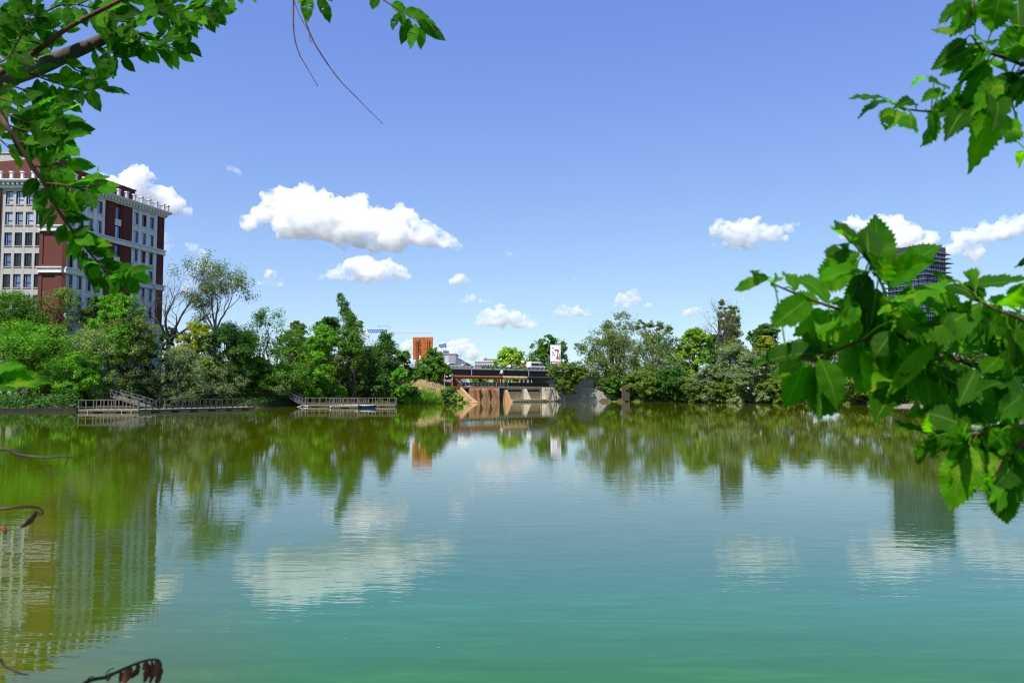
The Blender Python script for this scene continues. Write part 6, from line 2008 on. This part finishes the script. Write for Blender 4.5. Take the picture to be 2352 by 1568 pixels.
# ---- left tree
def left_elm():
    rng = random.Random(77)
    root = empty('elm_tree', (-3.4, 1.2, .8), 0, 'elm whose dark limb and hanging leafy shoot fill the upper left corner', 'tree', 'trees overhanging the viewer')
    rl = Vector(root.location)
    def build(mb, nm, mat, par=root, smooth=True):
        mb.v = [tuple(Vector(p) - rl) for p in mb.v]
        return mb.build(nm, mat, par, smooth=smooth)
    b = MB(); b.tube([(-3.4, 1.2, .4), (-3.38, 1.25, 1.8), (-3.3, 1.3, 3.2), (-3.0, 1.2, 4.6), (-2.8, .9, 6)], [.24, .20, .18, .13, .08], 14); build(b, 'trunk', LIMB)
    # main limb, thin limb
    b = MB()
    M = [Vector((-3.32, 1.3, 2.95)), at(-900, 410, 1.75), at(-420, 310, 2.0), at(-150, 234, 2.14), at(0, 180, 2.2), at(75, 158, 2.22), at(150, 128, 2.25), at(268, 75, 2.3), at(402, 0, 2.36), at(560, -90, 2.45), at(900, -200, 2.6), at(1300, -260, 2.7)]
    b.tube(smooth_path(M, 4), [max(.006, .046 - .00074 * i * (1.0 + .018 * i)) for i in range(45)], 12); build(b, 'limb', LIMB)
    b = MB()
    T = [at(-60, 205, 2.16), at(27, 152, 2.12), at(95, 110, 2.1), at(160, 62, 2.08), at(279, 0, 2.05), at(420, -70, 2.0)]
    b.tube(smooth_path(T, 4), [.0085 - .0002 * i for i in range(21)], 8); build(b, 'limb', TWIG)
    Dh = 1.9
    hang = [(-70, 170, 2.1), (-20, 222, 2.0), (12, 285, Dh), (40, 325, Dh), (75, 385, Dh), (101, 420, Dh), (118, 460, Dh), (151, 508, Dh), (176, 543, Dh), (201, 573, Dh), (221, 599, Dh), (237, 618, Dh), (262, 630, Dh), (288, 637, Dh)]
    b = MB(); PH = twig_mesh(b, path3(hang), .0066, .0015); build(b, 'hanging_shoot', TWIG)
    # twigs with their leaves (px paths, distance, number of leaves)
    tw = [([(60, 165), (120, 188), (180, 204), (238, 203)], 2.1, 13), ([(-30, 215), (40, 240), (70, 258), (110, 262), (160, 265)], 2.0, 14), ([(-20, 100), (40, 92), (90, 70), (140, 60)], 2.15, 13), ([(140, 132), (170, 158), (205, 175), (225, 185)], 2.2, 8),
          ([(300, 60), (320, 80), (348, 100), (385, 108), (412, 118)], 2.3, 12), ([(270, 78), (300, 100), (330, 95)], 2.28, 7), ([(330, 36), (390, 30), (440, 20), (490, 12)], 2.35, 14), ([(370, 18), (420, 48), (455, 42)], 2.35, 8), ([(10, 285), (60, 300), (110, 300), (150, 292)], 1.92, 12),
          ([(-20, 150), (20, 130), (60, 60), (80, 10)], 2.05, 13), ([(100, 30), (150, 10), (220, 20), (270, 30)], 2.1, 13), ([(-30, 40), (30, 30), (90, 40)], 2.1, 11), ([(200, 95), (235, 120), (262, 122), (280, 132)], 2.26, 9), ([(40, 325), (80, 330), (118, 322), (150, 330)], 1.9, 9),
          ([(75, 385), (110, 378), (150, 372)], 1.9, 7), ([(101, 420), (140, 424), (185, 430), (225, 428)], 1.9, 9), ([(180, 10), (240, -10), (330, -5), (400, -12)], 2.2, 13), ([(0, 190), (50, 205), (95, 225), (150, 235)], 2.12, 12), ([(-10, 75), (60, 110), (120, 95)], 2.25, 9), ([(-20, 245), (30, 268), (80, 285), (130, 275)], 1.95, 11),
          ([(440, 10), (475, 25), (500, 20)], 2.4, 8), ([(350, 100), (370, 92), (400, 85), (425, 96)], 2.32, 7), ([(-20, 300), (5, 325), (25, 345)], 1.95, 3), ([(225, 30), (280, 50), (320, 45)], 2.18, 9)]
    rr = random.Random(5)
    def leafy(LV, P, n, lmin, lmax, D, sidebias=.0, droop=.55, skip=.08):
        L = len(P)
        for i in range(n):
            k = skip + (1 - skip) * (i + .8) / n
            idx = min(L - 1, int(k * (L - 1)))
            p = P[idx]
            d = (P[min(idx + 1, L - 1)] - P[max(idx - 1, 0)]).normalized()
            side = (1 if i % 2 else -1)
            sv = d.cross(Vector((0, -1, .2))).normalized() * side
            a = (d * rr.uniform(.25, .8) + sv * rr.uniform(.5, 1.0) + Vector((0, rr.uniform(-.35, .35), -droop * rr.uniform(.3, 1.3)))).normalized()
            if i == n - 1: a = (d + Vector((0, 0, -.3))).normalized()
            q = p + a * .007
            ln = rr.uniform(lmin, lmax)
            f = (Vector((rr.uniform(-.6, .6), -1, rr.uniform(-.3, 1.1)))).normalized() * (1 if rr.random() < .85 else -1)
            LV.add(q, q + a * ln, ln * rr.uniform(.50, .64), f, rr.uniform(.08, .35), rr.uniform(-.03, .12), rr.uniform(-.5, .5), rr, rr.uniform(-.03, .1), teeth=11)
            LV.stalk(p, q + a * .004, .0008)
    LV = Leaves()
    for pts, D, n in tw:
        P3 = [at(x, y, D + rr.uniform(-.03, .03)) for x, y in pts]
        tb = MB(); P = twig_mesh(tb, P3, .0026, .0009, 6); build(tb, 'twig', TWIG)
        leafy(LV, P, int(n * 1.4), .046, .074, D)
    # the same limb goes on outside the view, leafy as well
    for i in range(26):
        k = i / 26
        p = M[1].lerp(M[3], k) if i % 2 else M[2].lerp(M[3], k * .8)
        e = p + Vector((rr.uniform(-.45, .02), rr.uniform(-.35, .35), rr.uniform(-.35, .4)))
        tb = MB(); P = twig_mesh(tb, [p, p.lerp(e, .5) + Vector((0, 0, .05)), e], .0028, .001, 6); build(tb, 'twig', TWIG)
        leafy(LV, P, 13, .05, .075, 2.0, skip=.25)
    LV.V = [v - rl for v in LV.V]
    LV.build('foliage', ELMD, root)
    # the hanging shoot's own leaves
    LV = Leaves()
    leafy(LV, PH[14:-2], 46, .040, .062, Dh, droop=.2)
    for bx, by, tx, ty, w in [(214, 432, 271, 424, 16), (240, 436, 196, 438, 30), (184, 455, 210, 472, 30), (190, 468, 158, 460, 26), (275, 626, 305, 602, 20), (298, 630, 346, 612, 18), (304, 632, 350, 645, 26), (292, 640, 318, 672, 34), (280, 635, 255, 632, 30), (250, 634, 258, 672, 30), (236, 636, 246, 668, 26), (221, 606, 190, 606, 24),
                              (160, 530, 168, 560, 26), (224, 612, 210, 640, 22), (176, 545, 215, 560, 30), (200, 572, 232, 566, 24), (170, 500, 196, 506, 28), (120, 456, 150, 470, 30), (130, 478, 112, 490, 24), (150, 508, 180, 484, 34), (165, 528, 205, 522, 34), (262, 630, 268, 650, 20), (238, 620, 264, 596, 24)]:
        p = hand_leaf(LV, bx, by, tx, ty, w, Dh + rr.uniform(-.03, .03), rr, dt=rr.uniform(-.03, .03))
        q = nearest([PH], p)
        if (q - p).length < .08: LV.stalk(q, p, .0008)
    LV.V = [v - rl for v in LV.V]
    LV.build('foliage', ELMD, root)
    # thin twigs and leaf sprays hanging into the top of the picture
    Dt = 2.35
    for pts in ([(668, -120), (672, -40), (674, 0), (674, 59), (678, 94), (688, 125), (703, 152), (730, 198)], [(668, -120), (684, -30), (690, 0), (697, 33), (711, 75), (730, 113), (775, 178), (815, 220), (847, 253), (879, 284)], [(674, -10), (677, 7), (693, 45), (709, 72)], [(690, 0), (700, 12), (706, 24)], [(709, 72), (716, 84), (720, 92)], [(711, 78), (712, 92), (716, 98)]):
        b = MB(); twig_mesh(b, [at(x, y, Dt) for x, y in pts], .0030 if len(pts) > 5 else .0012, .0009, 6); build(b, 'bare_twig', TWIG)
    P0 = [at(668, -120, Dt), at(700, -190, 2.45), at(760, -232, 2.55)]
    b = MB(); twig_mesh(b, P0, .0032, .005, 6); build(b, 'twig', TWIG)
    b = MB(); twig_mesh(b, [at(760, -225, 2.55), at(820, -90, 2.4), at(860, -25, 2.3), at(881, 0, 2.25), at(916, 22, 2.25), at(935, 35, 2.25), at(968, 58, 2.25)], .0030, .0009, 6); build(b, 'twig', TWIG)
    b = MB(); twig_mesh(b, [at(560, -90, 2.45), at(545, -40, 2.35), at(535, -8, 2.3)], .002, .001, 6)
    build(b, 'twig', TWIG)
    LV = Leaves()
    for bx, by, tx, ty, w in [(709, -8, 704, 46, 28), (732, -5, 760, 50, 26), (688, -10, 700, 8, 20), (868, -8, 856, 23, 24), (899, 8, 934, 25, 22), (917, 30, 901, 69, 22), (918, 24, 926, 64, 18), (940, 42, 921, 103, 24), (955, 55, 945, 116, 24), (969, 59, 966, 114, 20), (958, 45, 1021, 92, 24), (924, 23, 992, 46, 26), (978, 40, 1000, 70, 20), (528, -8, 537, 25, 18), (552, -14, 556, 10, 14), (575, -10, 588, 6, 12), (745, -12, 764, 6, 16)]:
        hand_leaf(LV, bx, by, tx, ty, w, 2.28 + rr.uniform(-.02, .02), rr, dt=rr.uniform(-.02, .02), fold=.18, arch=.04)
    LV.V = [v - rl for v in LV.V]
    LV.build('foliage', ELMD, root)
    # low spray at the left edge
    LV = Leaves(); b = MB()
    twig_mesh(b, [Vector((-3.36, 1.25, 2.2)), at(-700, 900, 1.7), at(-250, 890, 1.5), at(-60, 876, 1.45), at(20, 866, 1.42)], .006, .0012, 6)
    build(b, 'twig', TWIG)
    for bx, by, tx, ty, w in [(-8, 868, 104, 872, 40), (-20, 862, 62, 842, 26), (-20, 880, 88, 892, 24), (-30, 874, 42, 900, 26), (-40, 860, 10, 850, 30)]:
        hand_leaf(LV, bx, by, tx, ty, w, 1.42, rr, dt=-.04, fold=.3, arch=.10, face=Vector((0, -.75, .6)))
    LV.V = [v - rl for v in LV.V]
    LV.build('foliage', ELM, root)
    shade_canopy(root, rl, (-1.9, .5, 5.2), (1.5, 1.2, 1.0), 600, 33, ELMD)
left_elm()
right_elm()

# ---- dry twigs low on the left
def dry_twigs():
    rr = random.Random(9)
    def mk(label, loc, twigs, curls):
        root = empty('dry_branch', loc, 0, label, 'dry branch', 'dead twigs by the near bank')
        rl = Vector(loc)
        b = MB()
        for pts, r0, r1 in twigs:
            W3 = [Vector(p) if isinstance(p, Vector) else at(*p) for p in pts]
            P = [W3[0]] + smooth_path(W3[1:], 4) if isinstance(pts[0], Vector) else smooth_path(W3, 4)
            b.tube([p - rl for p in P], [r0 + (r1 - r0) * i / (len(P) - 1) for i in range(len(P))], 6)
        b.build('twig', BARKD if 'pale' in label else TWIG, root, smooth=True)
        for (x0, y0, x1, y1, w, D) in curls:
            # a shrivelled leaf: a rolled strip with a wavy edge
            p, q = at(x0, y0, D), at(x1, y1, D + rr.uniform(-.02, .02))
            a = (q - p); L = a.length; a.normalize()
            s = a.cross(Vector((0, -1, 0))).normalized(); n = s.cross(a)
            V, Fc = [], []
            W = w * 1.35 * D / F
            for i in range(13):
                t = i / 12
                ww = W * math.sin(PI * min(1, t * .93 + .05)) ** .7 * (1 + .18 * math.sin(t * 19 + x0))
                bend = .10 * L * math.sin(PI * t) * (1 if int(x0) % 2 else -1)
                for j in range(7):
                    th = -2.2 + 4.4 * j / 6
                    V.append(p - rl + a * t * L + s * (ww * .5 * math.sin(th) + bend) + n * ww * .5 * math.cos(th))
            for i in range(12):
                for j in range(6): Fc.append((i * 7 + j, i * 7 + j + 1, (i + 1) * 7 + j + 1, (i + 1) * 7 + j))
            lb = MB(); lb.add(V, Fc); lb.build('dry_leaf', DRY, root, smooth=True, fix=False)
    G = lambda x, y: Vector((x, y, .95))
    mk('bare pale twig with a hooked end over the water at the left edge', (-1.6, .6, 1.0), [([G(-1.6, .6), (-420, 1150, 1.25), (-160, 1040, 1.3), (0, 1031, 1.3), (40, 1043, 1.3), (96, 1050, 1.3), (147, 1048, 1.3), (170, 1050, 1.3)], .0032, .0009), ([(99, 1052, 1.3), (104, 1070, 1.3), (115, 1082, 1.3), (140, 1086, 1.3)], .0010, .0006), ([(158, 1050, 1.3), (152, 1060, 1.3), (147, 1072, 1.3)], .0009, .0008), ([(20, 1036, 1.3), (30, 1030, 1.3), (44, 1038, 1.3)], .0008, .0006)], [])
    mk('curled dark tendril twig with one shrivelled leaf at the left edge', (-1.3, .5, 1.0), [([G(-1.3, .5), (-350, 1250, 1.2), (-120, 1170, 1.2), (0, 1168, 1.2), (44, 1163, 1.2), (81, 1164, 1.2), (96, 1171, 1.2), (97, 1180, 1.2), (90, 1181, 1.2), (90, 1175, 1.2)], .0026, .0008)], [(86, 1171, 46, 1212, 9, 1.2), (2, 1208, 12, 1228, 8, 1.2)])
    mk('drooping twig with a row of withered brown leaves at the lower left', (-.36, .78, .95), [([G(-.36, .78), (120, 1640, .99), (195, 1568, 1.0), (243, 1554, 1.02), (287, 1534, 1.02), (331, 1517, 1.02), (362, 1514, 1.02), (371, 1526, 1.02)], .0030, .0009), ([(243, 1554, 1.02), (248, 1540, 1.02), (262, 1533, 1.02)], .0008, .0006), ([(200, 1566, 1.0), (204, 1556, 1.0), (216, 1552, 1.0)], .0008, .0006)],
       [(253, 1545, 250, 1562, 8, 1.02), (276, 1540, 274, 1566, 8, 1.02), (290, 1534, 284, 1572, 13, 1.02), (300, 1530, 290, 1560, 10, 1.02), (318, 1520, 300, 1556, 9, 1.02), (332, 1518, 327, 1540, 6, 1.02), (336, 1517, 331, 1566, 12, 1.02), (348, 1515, 343, 1570, 9, 1.02), (358, 1514, 353, 1556, 9, 1.02), (364, 1515, 357, 1575, 11, 1.02), (371, 1524, 367, 1566, 9, 1.02)])
    mk('short bare twig tip in the bottom left corner', (-.95, .8, .95), [([G(-.95, .8), (-160, 1600, 1.08), (-20, 1512, 1.1), (12, 1530, 1.1), (48, 1546, 1.1), (66, 1548, 1.1)], .0024, .0007), ([(-12, 1516, 1.1), (-4, 1518, 1.1), (4, 1512, 1.1)], .001, .0007)], [])
dry_twigs()
